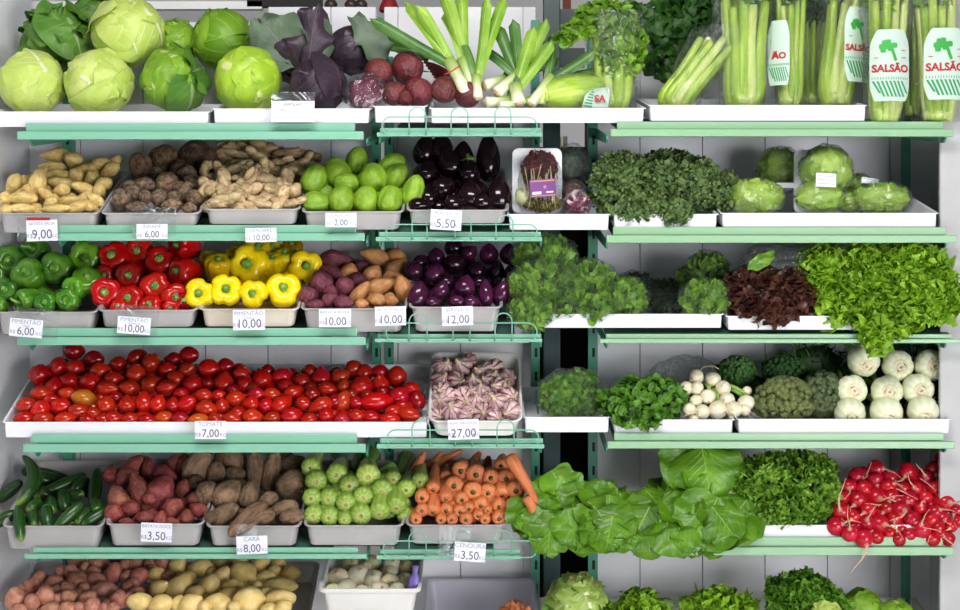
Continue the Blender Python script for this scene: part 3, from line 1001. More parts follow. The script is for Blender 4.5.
def img_axis(ang, dep):
    a = math.radians(ang)
    return Vector((math.cos(a) * math.cos(dep), math.sin(dep), math.sin(a) * math.cos(dep)))

OCC = []
def heap(kind, desc, cont, items, cat, group, hmin=10, nrows=3, mode='lie', yf=0.03, yb=0.33, tilt=.35, ends=None, pitch=.25, L=None, floor=None, fill=0, fsize=None, spread=.25, name=None, ax_up=.12, kids=True, fylim=None, rowcut=None, gs=1.08):
    """items in photo pixels (x, y, w, h[, angle[, rgb]]); each is set on the slope of its heap, front ones low, back ones high"""
    its = []
    for it in items:
        x, y, a, b = it[:4]
        ang = it[4] if len(it) > 4 and it[4] is not None else None
        colr = it[5] if len(it) > 5 else None
        if ang is None:
            if mode == 'lie':
                ln, th, ang = (a, b, 0) if a >= b else (b, a, 90)
            else:
                ln, th = a, b
        else:
            ln, th = a, b
        if th < hmin:
            if mode == 'lie':
                y += (hmin - th) / 2 * .6
            th = hmin
        if mode == 'lie' and ln < th * 1.05: ln = th * 1.05
        ln *= gs; th *= gs
        its.append([x, y, ln, th, ang, colr])
    ys = [i[1] for i in its]
    s0 = S(yf)
    ylow = max(ys); yhigh = min(ys)
    zl = CZ + (305 - ylow) / S(yf)
    zh = CZ + (305 - yhigh) / S(yb)
    m_ = max((zh - zl) / (yb - yf), .25)
    n = nrows
    order = sorted(its, key=lambda i: -i[1])
    if rowcut:
        rows = [[] for _ in range(len(rowcut) + 1)]
        for i in order:
            k = 0
            while k < len(rowcut) and i[1] < rowcut[k]: k += 1
            rows[k].append(i)
        rows = [r for r in rows if r]
    else:
        rows = [[] for _ in range(n)]
        lo, hi = yhigh - .01, ylow + .01
        for i in order:
            rows[min(n - 1, int((hi - i[1]) / (hi - lo) * n))].append(i)
        rows = [r for r in rows if r]
    out = []
    for ri, row in enumerate(rows):
        row.sort(key=lambda i: i[0])
        for k, (x, y, ln, th, ang, colr) in enumerate(row):
            t = (305 - y)
            Y = (t * D / F + CZ - zl + yf * m_) / (m_ - t / F)
            Y = min(max(Y, yf, (th / S(.1) * (.64 if mode == 'face' else .5) + .02) if yf > 0 and mode != 'end' else yf), max(yb, yf)) + (R.uniform(-.006, .006) if fill != -1 else 0)
            sc = S(Y)
            if len(rows) == 1:
                lab = f"{desc}, {ordinal(k, len(row))} in the {cont}"
            else:
                o_ = ordinal(k, len(row))
                lab = f"{desc}, {o_}{' in' if o_ != 'the only one' else ' in'} {ROWN[len(rows)][ri]} row of the {cont}"
            if mode == 'end':
                L_ = (L or .15) * R.uniform(.92, 1.05)
                d2 = (x - 480) / 1500
                ax = Vector((R.uniform(-.08, .08) - (ang or 0) * 0, -1, -ax_up + R.uniform(-.06, .06)))
                if ln != th and ln > th * 1.15:     # seen more from above
                    ax.z -= .45
                ax.normalize()
                loc = P(x, y, Y) - ax * (L_ * .48)
                o = place(kind, loc, ax, L_, th / sc, lab, cat, group, colr, name=name, kids=kids)
                OCC.append((P(x, y, Y), th / sc / 2))
            elif mode == 'face':      # stem or blossom end turned to the viewer
                dx = R.uniform(-spread, spread); dz = tilt + R.uniform(-spread, spread)
                if it_over := (colr and len(colr) == 5):
                    dx, dz = colr[3], colr[4]; cl = colr[:3]
                else:
                    cl = colr
                ax = Vector((dx, -1, dz))
                if kind in ('radish', 'white_turnip'): ax = -ax
                o = place(kind, P(x, y, Y + th / sc * .1), ax, th / sc * R.uniform(.95, 1.1), th / sc * 1.04, lab, cat, group, cl, name=name, th2=ln / sc * 1.04 if False else None, kids=kids)
                OCC.append((o.location.copy(), th / sc / 2))
            else:
                dep = R.uniform(-pitch, pitch)
                ax = img_axis(ang + R.uniform(-4, 4), dep)
                if R.random() < .5 and ends is None and len(its) > 0 and kind in ('plum_tomato', 'red_potato', 'yellow_potato'): ax = -ax
                o = place(kind, P(x, y, Y), ax, ln / sc / max(math.cos(dep), .8), th / sc, lab, cat, group, colr, name=name, kids=kids)
                OCC.append((o.location.copy(), min(th, ln) / sc / 2))
            out.append(o)
    # a few more of the kind underneath, seen in the gaps between the top ones
    if fill > 0:
        xs = [i[0] for i in its]
        fs = (fsize or hmin) / S(.15)
        made = 0; tries = 0
        while made < fill and tries < fill * 60:
            tries += 1
            Y = R.uniform(yf + fs * .6, yb)
            x = R.uniform(min(xs) + 9, max(xs) - 9)
            z = zl + (Y - yf) * m_ - fs * R.uniform(.75, .95)
            p = Vector(((x - 480) / S(Y), Y, z))
            # only where the heap is high enough here
            near = [i for i in its if abs(i[0] - x) < 18]
            if not near or p.z > CZ + (305 - min(i[1] for i in near)) / S(Y) - fs * .3: continue
            if any((p - q).length < (r_ + fs / 2) * .72 for q, r_ in OCC): continue
            ax = img_axis(R.uniform(0, 180), R.uniform(-.5, .5)) if mode != 'end' else Vector((0, -1, -ax_up))
            L_ = fs * 1.15 if mode != 'end' else (L or .15)
            if mode == 'end': p = p - ax.normalized() * (L_ / 2)
            o = place(kind, p, ax, L_, fs, f"{desc}, mostly hidden beneath the top layer of the {cont}", cat, group + ', lower layer', kids=False, name=name)
            OCC.append((p if mode != 'end' else p + ax.normalized() * L_ / 2, fs / 2))
            made += 1
    return out

def segs(kind, lst, cat, group, yf, yb, zy, var=None, name=None, kids=True):
    """long things given by both ends (x1, y1, x2, y2, width, label[, colour[, variant[, Y1, Y2]]])"""
    for it in lst:
        x1, y1, x2, y2, wd, lab = it[:6]
        colr = it[6] if len(it) > 6 else None
        vr = it[7] if len(it) > 7 else var
        ys = max(y1, y2)
        k = (zy[0] - ys) / (zy[0] - zy[1])
        Y = yf + (yb - yf) * min(max(k, 0), 1)
        Y1 = Y2 = Y
        if len(it) > 8: Y1, Y2 = it[8]
        a = P(x1, y1, Y1); b = P(x2, y2, Y2)
        place(kind, (a + b) / 2, b - a, (b - a).length, wd / S(Y), lab, cat, group, colr, var=vr, name=name, roll=R.uniform(0, 6.28) if len(it) <= 9 else it[9], kids=kids)

# ------------------------------------------------------------------ heaps
# cassava
heap('cassava_root', 'cream yellow cassava root', 'cassava tray', [
    (22, 209, 24, 10, 0), (5, 210, 16, 11, 10), (55, 209, 30, 9, 2), (75, 208, 26, 11, 15), (87, 205, 18, 11, -25),
    (22, 199, 30, 13, 2), (3, 199, 16, 14, 10), (50, 203, 15, 10, 30), (47, 196, 22, 10, -40), (70, 201, 22, 11, 5), (84, 199, 18, 12, 35), (95, 200, 18, 12, -35), (99, 191, 14, 12, 60),
    (12, 185, 24, 14, 55), (37, 187, 36, 16, 84), (24, 181, 13, 11, 0), (61, 191, 17, 13, 0), (61, 183, 27, 12, -10), (85, 189, 24, 11, -20), (103, 184, 18, 13, 25),
    (56, 175, 26, 10, 5), (76, 176, 15, 15, 40), (92, 179, 15, 14, 20), (110, 170, 20, 12, 25), (48, 171, 14, 9, 10), (83, 171, 12, 12, 0), (26, 190, 12, 9, 0),
    (52, 167, 28, 11, -3), (74, 162, 18, 17, 70), (55, 156, 30, 13, 0), (101, 164, 18, 11, 5), (115, 161, 14, 8, 30), (88, 168, 15, 10, 0)],
    'cassava', 'cassava roots', 9, 5, yf=.03, yb=.33, fill=34, fsize=13, gs=1.12)
# round yams
heap('round_yam', 'rough brown yam', 'yam tray', [
    (120, 200, 18, 22), (137, 207, 22, 10), (145, 198, 12, 16), (158, 198, 17, 17), (172, 205, 20, 12, 0, (1.25, 1.15, 1.05)), (189, 208, 15, 9), (133, 193, 14, 16, 60), (194, 199, 12, 17, 90, (1.1, 1, .95)),
    (184, 192, 22, 13, 50), (173, 196, 14, 10), (166, 183, 24, 22, 20, (1.2, 1.15, 1.1)), (144, 185, 22, 15, 0), (129, 186, 14, 12), (192, 182, 20, 14, -30), (187, 173, 19, 14), (178, 186, 14, 12),
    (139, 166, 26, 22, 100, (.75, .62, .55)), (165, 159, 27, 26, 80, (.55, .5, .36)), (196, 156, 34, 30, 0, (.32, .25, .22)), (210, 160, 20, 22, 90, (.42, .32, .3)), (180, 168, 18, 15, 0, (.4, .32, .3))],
    'yam', 'round brown yams', 11, 4, yf=.035, yb=.32, fill=10, fsize=16)
# ginger
heap('ginger_root', 'knobbly tan ginger root', 'ginger tray', [
    (217, 204, 28, 13, 5), (241, 205, 24, 12, -5), (262, 204, 26, 12, -8), (289, 204, 20, 12, 10), (281, 200, 24, 13, 50), (266, 198, 20, 11, 0),
    (209, 189, 20, 19, 20), (226, 185, 30, 14, -60), (247, 181, 28, 13, 60), (243, 195, 22, 15, 0), (236, 189, 16, 13, 0), (265, 189, 26, 14, 0), (292, 194, 20, 17, 40), (222, 196, 16, 12, 0), (275, 192, 20, 11, -20), (284, 188, 14, 12, -40),
    (268, 180, 26, 13, -10), (205, 170, 16, 12, 90), (236, 169, 32, 13, 12), (262, 173, 17, 15, 45), (275, 170, 24, 13, -30), (286, 178, 18, 15, 80), (220, 169, 15, 13, -30), (240, 178, 14, 10), (294, 170, 20, 12, -10), (255, 168, 14, 10),
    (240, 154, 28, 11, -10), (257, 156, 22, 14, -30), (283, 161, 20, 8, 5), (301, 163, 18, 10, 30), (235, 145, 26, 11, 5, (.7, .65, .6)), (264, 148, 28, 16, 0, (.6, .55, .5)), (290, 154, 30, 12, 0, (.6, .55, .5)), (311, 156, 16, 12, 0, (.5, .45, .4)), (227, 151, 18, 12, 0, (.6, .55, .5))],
    'ginger', 'ginger roots', 9, 5, yf=.03, yb=.33, fill=26, fsize=13, gs=1.1)
# chayotes
heap('chayote', 'bright green chayote', 'chayote tray', [
    (317, 202, 25, 21, 0), (342, 199, 26, 24, 80), (366, 199, 25, 23, 85), (390, 199, 26, 24, 70), (414, 191, 31, 21, 80),
    (315, 179, 29, 25, 70), (347, 184, 22, 20, 0), (337, 172, 28, 26, 120), (373, 178, 27, 27, 100), (397, 176, 25, 22, 60), (393, 165, 25, 22, 30),
    (357, 160, 25, 20, 80)], 'chayote', 'chayotes', 12, 3, yf=.045, yb=.22, fill=8, fsize=22)
# dark eggplants
heap('dark_eggplant', 'glossy near-black eggplant', 'dark eggplant tray', [
    (471, 196, 30, 28, 95, (1.5, 1.3, 1.2)), (499, 195, 36, 25, 82), (444, 188, 24, 22, 40), (428, 196, 22, 20, 90), (420, 206, 22, 16, 0), (455, 204, 22, 18, 0), (484, 203, 22, 18, 0),
    (427, 173, 26, 24, 60), (450, 163, 32, 25, 110), (469, 172, 26, 22, 90), (488, 157, 46, 23, 90), (425, 150, 30, 22, 80), (442, 148, 30, 22, 90), (463, 155, 26, 20, 90)],
    'eggplant', 'dark eggplants', 14, 2, yf=.06, yb=.27, fill=8, fsize=22, pitch=.15)
# peppers
B_ = (1.35, 1.25, 1.1); DK = (.6, .75, .7)
heap('green_pepper', 'green bell pepper', 'green pepper tray', [
    (-1, 306, 18, 18, None), (7, 291, 22, 22, None, DK + (.0, .2)), (29, 300, 22, 22, None, (1, 1, 1, -.9, -.3)), (47, 303, 20, 20, None, DK), (69, 300, 22, 22, None, (1, 1.05, 1, -.1, .1)), (77, 289, 22, 22, None, (1.3, 1.2, 1, -.3, .2)),
    (32, 278, 31, 31, None, (1.05, 1.05, 1, -.15, .45)), (88, 283, 27, 27, None, (1.3, 1.2, 1, .2, .6)), (60, 270, 31, 31, None, (.85, .95, 1, -.1, .1)),
    (11, 262, 30, 30, None, (.85, .95, 1, .1, .1)), (87, 259, 32, 32, None, (1.4, 1.3, 1, 0, .1)), (37, 253, 27, 27, None, (.55, .75, .7, -.1, .35)), (-4, 278, 20, 20, None, DK)],
    'bell pepper', 'green bell peppers', 16, 4, 'face', yf=.05, yb=.26, tilt=.2, fill=5, fsize=26)
heap('red_pepper', 'red bell pepper', 'red pepper tray', [
    (106, 294, 28, 28, None), (132, 299, 26, 26, None), (153, 308, 22, 22, None), (176, 298, 26, 26, None, (.9, .9, .9)), (187, 300, 17, 17, None, (.7, .7, .7)), (120, 308, 16, 16, None), (170, 309, 16, 16, None),
    (133, 277, 26, 26, None, (.6, .5, .6)), (158, 288, 28, 28, None), (186, 272, 28, 28, None, (1.05, 1, 1, -.75, .1)),
    (117, 259, 29, 29, None), (141, 252, 26, 26, None), (161, 262, 27, 27, None, (.85, .9, .9)), (186, 247, 27, 27, None, (1.1, 1, 1, -.75, .15)), (104, 275, 18, 18, None, (.6, .6, .6))],
    'bell pepper', 'red bell peppers', 14, 3, 'face', yf=.045, yb=.25, tilt=.2, fill=5, fsize=24)
heap('yellow_pepper', 'yellow bell pepper', 'yellow pepper tray', [
    (200, 294, 28, 28, None), (227, 291, 30, 30, None), (255, 295, 26, 26, None), (284, 291, 32, 32, None),
    (218, 270, 25, 25, None, (.75, .68, .8, .2, 1.6)), (251, 266, 36, 36, None), (285, 262, 22, 22, None, (.72, .78, .7, .1, 1.8)), (306, 266, 31, 31, None), (273, 265, 20, 20, None, (.75, .75, .6, 0, 1.5)),
    (252, 253, 27, 27, None, (.82, .78, .8, .8, .8)), (268, 251, 22, 22, None, (.8, .74, .7, .8, .8)), (237, 258, 20, 20, None, (.75, .65, .6, 0, 1)), (292, 250, 20, 20, None, (.4, .3, .3, 0, 1)), (209, 262, 18, 18, None, (.4, .3, .3, 0, 1))],
    'bell pepper', 'yellow bell peppers', 14, 3, 'face', yf=.045, yb=.27, tilt=.15, spread=.15, fill=4, fsize=26)
# sweet potatoes of two colours
heap('purple_sweet_potato', 'dusty purple sweet potato', 'two-coloured sweet potato tray', [
    (315, 305, 18, 12, 0), (344, 303, 20, 13, 0), (307, 297, 20, 18, 100), (330, 300, 18, 12, 30), (345, 288, 20, 18, 40), (322, 284, 28, 22, 110),
    (332, 274, 26, 14, -40), (362, 267, 18, 12, 0, (.6, .5, .6)), (337, 260, 34, 18, -4), (390, 253, 14, 9, 0, (.6, .3, .4)), (357, 280, 20, 15, 0, (.6, .5, .6)), (330, 292, 14, 12, 0)],
    'sweet potato', 'purple sweet potatoes', 9, 3, yf=.03, yb=.28, fill=4, fsize=15)
heap('orange_sweet_potato', 'tan orange sweet potato', 'two-coloured sweet potato tray', [
    (376, 300, 18, 14, 0), (362, 304, 13, 10, 0), (391, 301, 14, 11, 0), (358, 293, 30, 14, 42), (381, 286, 34, 15, 22), (401, 289, 26, 17, 95),
    (351, 273, 19, 18, 90), (371, 275, 23, 20, 50), (396, 268, 26, 15, 40), (378, 260, 36, 16, 160), (398, 258, 22, 16, -30), (393, 278, 20, 14, 0)],
    'sweet potato', 'tan orange sweet potatoes', 9, 3, yf=.035, yb=.27, fill=8, fsize=15)
# purple eggplants
heap('purple_eggplant', 'glossy purple eggplant', 'purple eggplant tray', [
    (433, 303, 16, 12, 0), (457, 302, 16, 12, 0), (471, 302, 15, 12, 0), (418, 297, 29, 19, 80), (441, 291, 20, 14, 60), (486, 294, 26, 13, 92, (1.2, 1.1, 1.3)), (502, 294, 25, 16, 75, (1.2, 1.1, 1.1)), (465, 287, 22, 19, 80),
    (414, 271, 19, 17, 130), (435, 274, 20, 19, 60), (420, 262, 16, 13, 40), (455, 264, 21, 19, 0, (.5, .6, .45)), (477, 271, 20, 17, 120, (.25, .4, .4)), (497, 272, 21, 14, 85, (.3, .45, .45)), (511, 274, 18, 13, 90, (.5, .6, .6)),
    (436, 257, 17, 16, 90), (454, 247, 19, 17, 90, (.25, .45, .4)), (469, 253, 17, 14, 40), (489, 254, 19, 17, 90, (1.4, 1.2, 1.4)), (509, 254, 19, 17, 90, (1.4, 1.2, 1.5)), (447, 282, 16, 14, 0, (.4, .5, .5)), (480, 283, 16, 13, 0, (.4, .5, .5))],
    'eggplant', 'purple eggplants', 11, 4, yf=.035, yb=.28, fill=14, fsize=18, gs=1.14)
# tomatoes
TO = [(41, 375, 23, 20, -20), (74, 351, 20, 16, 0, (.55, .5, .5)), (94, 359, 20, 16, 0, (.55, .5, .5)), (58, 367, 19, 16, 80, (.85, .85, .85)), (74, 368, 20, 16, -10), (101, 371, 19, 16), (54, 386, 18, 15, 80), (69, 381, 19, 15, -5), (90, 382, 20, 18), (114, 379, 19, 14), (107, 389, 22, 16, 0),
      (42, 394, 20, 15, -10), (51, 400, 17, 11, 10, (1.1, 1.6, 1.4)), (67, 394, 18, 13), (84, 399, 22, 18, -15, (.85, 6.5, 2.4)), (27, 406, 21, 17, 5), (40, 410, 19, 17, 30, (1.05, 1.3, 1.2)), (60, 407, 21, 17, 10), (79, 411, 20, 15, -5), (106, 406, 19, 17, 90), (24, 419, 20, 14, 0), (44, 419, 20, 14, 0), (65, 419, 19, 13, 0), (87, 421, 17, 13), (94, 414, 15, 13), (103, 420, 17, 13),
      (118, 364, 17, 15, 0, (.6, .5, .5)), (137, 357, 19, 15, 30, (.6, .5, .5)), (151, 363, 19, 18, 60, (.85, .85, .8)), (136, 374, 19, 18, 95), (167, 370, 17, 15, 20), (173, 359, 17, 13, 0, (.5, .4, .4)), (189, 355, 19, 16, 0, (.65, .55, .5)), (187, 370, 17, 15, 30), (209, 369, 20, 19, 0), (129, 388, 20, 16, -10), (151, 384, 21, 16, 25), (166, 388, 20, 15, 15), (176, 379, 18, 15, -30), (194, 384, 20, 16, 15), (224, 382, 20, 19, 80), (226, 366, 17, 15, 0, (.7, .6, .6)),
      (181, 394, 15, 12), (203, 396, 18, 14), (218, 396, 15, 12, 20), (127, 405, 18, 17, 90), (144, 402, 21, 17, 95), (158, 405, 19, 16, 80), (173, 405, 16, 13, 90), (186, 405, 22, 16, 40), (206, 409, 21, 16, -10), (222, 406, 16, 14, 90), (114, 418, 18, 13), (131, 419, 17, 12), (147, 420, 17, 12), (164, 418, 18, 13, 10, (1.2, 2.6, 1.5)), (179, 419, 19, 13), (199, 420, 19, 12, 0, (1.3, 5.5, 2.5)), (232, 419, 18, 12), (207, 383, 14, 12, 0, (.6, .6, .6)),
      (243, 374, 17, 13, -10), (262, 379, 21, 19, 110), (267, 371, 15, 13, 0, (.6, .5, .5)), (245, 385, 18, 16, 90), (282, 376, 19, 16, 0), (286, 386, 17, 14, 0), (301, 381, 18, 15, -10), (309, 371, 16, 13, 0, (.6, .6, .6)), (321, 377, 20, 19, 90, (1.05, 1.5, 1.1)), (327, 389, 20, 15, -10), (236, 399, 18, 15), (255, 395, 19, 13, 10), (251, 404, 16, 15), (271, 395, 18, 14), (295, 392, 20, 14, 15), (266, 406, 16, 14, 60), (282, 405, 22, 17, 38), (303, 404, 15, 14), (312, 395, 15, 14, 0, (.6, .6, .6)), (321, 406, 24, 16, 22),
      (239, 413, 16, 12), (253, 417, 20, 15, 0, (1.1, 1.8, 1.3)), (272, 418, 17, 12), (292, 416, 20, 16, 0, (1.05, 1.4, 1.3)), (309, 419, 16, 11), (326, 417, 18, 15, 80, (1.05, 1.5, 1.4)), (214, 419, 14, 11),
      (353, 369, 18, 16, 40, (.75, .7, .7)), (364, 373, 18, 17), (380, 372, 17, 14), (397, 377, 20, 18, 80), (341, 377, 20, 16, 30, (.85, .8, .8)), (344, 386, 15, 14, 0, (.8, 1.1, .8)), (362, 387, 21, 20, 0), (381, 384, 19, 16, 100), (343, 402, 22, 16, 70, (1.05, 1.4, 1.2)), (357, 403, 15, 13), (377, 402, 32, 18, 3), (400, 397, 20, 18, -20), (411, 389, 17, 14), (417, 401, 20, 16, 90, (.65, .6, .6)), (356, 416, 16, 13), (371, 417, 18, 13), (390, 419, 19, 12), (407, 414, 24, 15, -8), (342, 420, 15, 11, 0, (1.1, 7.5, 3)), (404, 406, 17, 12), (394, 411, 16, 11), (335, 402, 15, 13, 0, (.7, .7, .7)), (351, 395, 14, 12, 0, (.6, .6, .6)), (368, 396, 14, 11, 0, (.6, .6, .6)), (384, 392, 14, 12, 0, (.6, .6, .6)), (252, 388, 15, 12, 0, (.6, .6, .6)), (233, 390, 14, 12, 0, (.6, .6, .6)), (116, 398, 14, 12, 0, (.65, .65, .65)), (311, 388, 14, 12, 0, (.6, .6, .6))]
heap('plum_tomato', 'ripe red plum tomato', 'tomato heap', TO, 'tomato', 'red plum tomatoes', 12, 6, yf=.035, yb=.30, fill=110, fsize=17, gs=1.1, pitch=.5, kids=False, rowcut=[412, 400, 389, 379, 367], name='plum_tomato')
# garlic
heap('garlic_bulb', 'purple striped garlic bulb', 'garlic tray', [
    (436, 416, 13, 13), (452, 411, 18, 17), (466, 416, 14, 12), (482, 413, 18, 17), (495, 417, 14, 12), (511, 412, 20, 17, None, (1.1, 1.1, 1.1)), (471, 409, 13, 12),
    (440, 402, 17, 15), (464, 403, 15, 14), (462, 397, 18, 16), (497, 403, 20, 17), (490, 399, 14, 13), (510, 397, 16, 15), (476, 401, 12, 12), (449, 396, 14, 13),
    (441, 391, 17, 15), (457, 381, 17, 16), (470, 392, 15, 14), (481, 391, 16, 15), (497, 386, 17, 15), (505, 389, 13, 13), (473, 383, 18, 16), (441, 380, 17, 15), (486, 381, 14, 14),
    (444, 367, 19, 17), (461, 367, 18, 17), (479, 373, 15, 14), (486, 370, 13, 13), (495, 368, 16, 15), (492, 377, 16, 14), (508, 378, 15, 15), (469, 361, 14, 13, None, (.5, .4, .4))],
    'garlic', 'garlic bulbs', 12, 4, 'face', yf=.035, yb=.27, tilt=.45, spread=.7, gs=1.28, fill=22, fsize=15)
# reddish sweet potatoes
heap('red_sweet_potato', 'reddish sweet potato', 'reddish sweet potato tray', [
    (112, 514, 20, 18, 60), (126, 522, 14, 10, 0), (145, 517, 20, 14, 0), (161, 519, 16, 13, 80), (174, 509, 20, 18, 60), (186, 517, 15, 13, 85), (199, 509, 20, 14, -20), (131, 510, 18, 13, -10), (172, 522, 14, 9, 0),
    (118, 498, 26, 19, 115, (1.1, 1.5, 1.3)), (140, 491, 36, 19, 112, (1, 1.25, .9)), (162, 493, 36, 24, 70, (1.15, 1.2, 1.5)), (184, 490, 20, 15, 90), (150, 499, 16, 13, 0), (193, 500, 14, 12, 0, (.6, .6, .6)),
    (127, 478, 24, 16, 30), (128, 467, 34, 15, 32, (1.2, 1, 1)), (150, 471, 24, 16, 100, (1, 1, .9)), (165, 475, 26, 16, -20, (1.1, .9, 1)), (184, 467, 26, 16, 85, (.8, .7, .7)), (111, 474, 17, 15, 80, (.8, .7, .7)), (140, 461, 24, 14, 0, (.7, .6, .6)), (173, 464, 20, 14, 60, (.7, .6, .6))],
    'sweet potato', 'reddish sweet potatoes', 10, 3, yf=.03, yb=.29, fill=16, fsize=16, gs=1.1)
# long brown yams
heap('long_yam', 'long rough brown yam', 'long yam tray', [
    (265, 517, 20, 13, 20), (292, 517, 24, 16, 10), (224, 515, 32, 19, 32), (285, 508, 26, 16, 15), (212, 517, 14, 12, 0, (.6, .6, .6)),
    (207, 493, 24, 22, 50), (227, 493, 32, 27, 40), (250, 494, 28, 21, 80), (269, 500, 19, 15, 30), (292, 485, 31, 28, 10), (196, 482, 16, 14, 0, (.5, .4, .4)),
    (197, 469, 42, 25, 68), (215, 473, 22, 18, 70), (235, 461, 26, 21, 150), (235, 473, 20, 13, 170, (.85, .85, .85)), (256, 468, 36, 19, 92), (272, 471, 42, 19, 78), (292, 463, 26, 16, 10), (283, 457, 20, 14, 0, (.5, .45, .4)), (222, 459, 18, 16, 80, (.5, .45, .4))],
    'yam', 'long brown yams', 11, 3, yf=.035, yb=.29, fill=5, fsize=18, pitch=.15)
segs('long_yam', [(266, 505, 228, 536, 21, 'long yam leaning out over the front of its tray', (1.05, 1, 1), 1, (.09, -.025))], 'yam', 'long brown yams', .1, .1, (2, 1))
# zucchini, ends turned to the viewer
heap('zucchini', 'green striped zucchini', 'zucchini tray', [
    (313, 516, 17, 17, None), (329, 518, 17, 17, None), (344, 520, 13, 13, None), (361, 516, 19, 19, None), (379, 514, 24, 18, None), (396, 508, 24, 18, None),
    (311, 499, 17, 17, None), (328, 500, 17, 17, None), (346, 505, 18, 18, None), (363, 498, 18, 18, None), (382, 492, 20, 20, None),
    (316, 482, 19, 19, None), (349, 486, 18, 18, None), (406, 490, 17, 17, None), (336, 475, 19, 19, None), (368, 477, 22, 22, None, (1.2, 1.1, 1.1)), (393, 480, 15, 15, None), (420, 482, 16, 16, None), (310, 468, 17, 17, None)],
    'zucchini', 'zucchini', 12, 4, 'end', yf=.02, yb=.13, L=.17, ax_up=.12, gs=1.14, fill=14, fsize=17, rowcut=[509, 494, 479])
segs('zucchini', [(345, 468, 338, 452, 15, 'dark green zucchini pointing back behind the left of the heap', (.3, .4, .3), 0, (.24, .36)),
                  (354, 470, 360, 456, 13, 'dark green zucchini pointing back above the heap middle', (.35, .45, .35), 1, (.25, .36)),
                  (366, 468, 374, 452, 16, 'darker zucchini lying behind the largest zucchini', (.4, .5, .4), 0, (.24, .36)),
                  (376, 478, 394, 466, 14, 'zucchini lying sideways with a ragged green stem', (.55, .8, .6), 1, (.2, .25)),
                  (398, 478, 408, 456, 20, 'dark zucchini leaning back beside the carrots', (.45, .6, .45), 1, (.24, .36))], 'zucchini', 'zucchini at the back', 0, 0, (1, 0))
# carrots
heap('carrot', 'orange carrot end', 'carrot tray', [
    (416, 520, 11, 11, None), (433, 512, 18, 13, None), (452, 520, 11, 11, None), (466, 520, 12, 12, None), (485, 520, 10, 10, None), (499, 519, 13, 13, None), (478, 516, 10, 10, None), (422, 511, 12, 12, None), (446, 511, 13, 13, None), (460, 512, 12, 12, None), (441, 520, 10, 10, None), (510, 518, 10, 10, None),
    (422, 498, 13, 13, None), (446, 499, 14, 12, None), (462, 500, 13, 13, None), (469, 509, 11, 11, None), (481, 506, 14, 14, None), (499, 507, 13, 13, None), (511, 507, 12, 12, None), (488, 511, 8, 8, None),
    (433, 490, 16, 13, None), (454, 486, 17, 17, None), (473, 492, 17, 17, None), (488, 493, 15, 15, None), (502, 495, 15, 13, None), (516, 491, 17, 17, None),
    (461, 471, 17, 17, None), (476, 475, 18, 18, None), (491, 478, 15, 15, None), (501, 466, 13, 13, None), (506, 479, 16, 16, None)],
    'carrot', 'carrots seen end on', 8, 4, 'end', yf=.02, yb=.13, L=.16, ax_up=.12, gs=1.16, fill=16, fsize=13, rowcut=[509.5, 496.5, 481])
segs('carrot', [(462, 450, 418, 474, 11, 'long carrot lying across the back of the heap'), (425, 452, 413, 474, 12, 'carrot leaning at the back next to the zucchini'),
                (442, 452, 430, 470, 11, 'carrot lying crosswise below the mint lip, behind the heap', (.8, .7, .7)), (480, 452, 470, 468, 12, 'carrot pointing back above the largest carrot ends', (.8, .7, .7)),
                (452, 462, 444, 490, 10, 'slim carrot standing between the carrot ends'), (489, 456, 486, 470, 11, 'dim carrot pointing back, last of the heap top', (.7, .6, .6)),
                (438, 472, 434, 486, 10, 'short carrot lying above the leftmost carrot ends', (.8, .7, .7))], 'carrot', 'carrots lying behind', .24, .24, (2, 1))
segs('carrot', [(537, 502, 509, 455, 14, 'loose long carrot leaning out of the tray', None, 0, (-.0, .05)), (537, 520, 528, 496, 13, 'short loose carrot resting above the collard leaves', None, 1, (.005, .02))], 'carrot', None, .1, .1, (2, 1))
# potatoes
heap('red_potato', 'reddish potato', 'red potato heap', [
    (14, 600, 23, 19, 75, (1.1, 1.25, 1.1)), (32, 603, 17, 15, 90), (51, 609, 17, 13, 0, (1, 1.15, 1)), (67, 608, 14, 11), (92, 607, 17, 14, 60), (79, 607, 11, 9), (104, 608, 12, 9), (120, 599, 18, 16, 90, (.8, .75, .75)), (47, 597, 22, 17, 115, (1.15, 1.2, 1.15)), (20, 609, 14, 10), (113, 608, 12, 10),
    (32, 586, 17, 14, 60, (1.1, 1.05, 1)), (23, 589, 9, 9), (69, 598, 17, 13, 45, (1, 1.2, .95)), (88, 597, 17, 12, 30, (1, 1.15, 1)), (56, 591, 11, 9), (67, 590, 14, 12, 30), (85, 588, 11, 8), (106, 590, 21, 14, -10, (.9, 1.0, 1)), (59, 598, 10, 10), (129, 587, 13, 11), (137, 591, 13, 9), (78, 594, 12, 9, 0), (129, 598, 11, 12), (97, 590, 12, 10),
    (41, 577, 14, 12, 0), (54, 582, 17, 13, 20), (78, 580, 18, 17, 0, (.95, 1, .9)), (96, 580, 18, 14, 0), (139, 577, 19, 15, 40, (1, .8, .85)), (113, 574, 22, 15, 65, (1.1, .85, .95)), (126, 577, 13, 11, 60), (59, 572, 11, 9, 90), (169, 576, 15, 9, 0), (133, 583, 13, 10),
    (70, 572, 14, 13, 0), (85, 568, 12, 9, 80), (94, 571, 14, 11), (98, 564, 20, 15, 0), (136, 561, 22, 12, 0), (150, 564, 11, 10), (162, 563, 15, 12, 0, (1, .85, .85)), (77, 562, 18, 11, 0, (.8, .7, .7)), (117, 558, 20, 10, 0, (.8, .7, .7)), (124, 566, 14, 11), (153, 571, 12, 10)],
    'potato', 'reddish potatoes', 8, 5, yf=.03, yb=.35, fill=36, fsize=13, kids=False, gs=1.14)
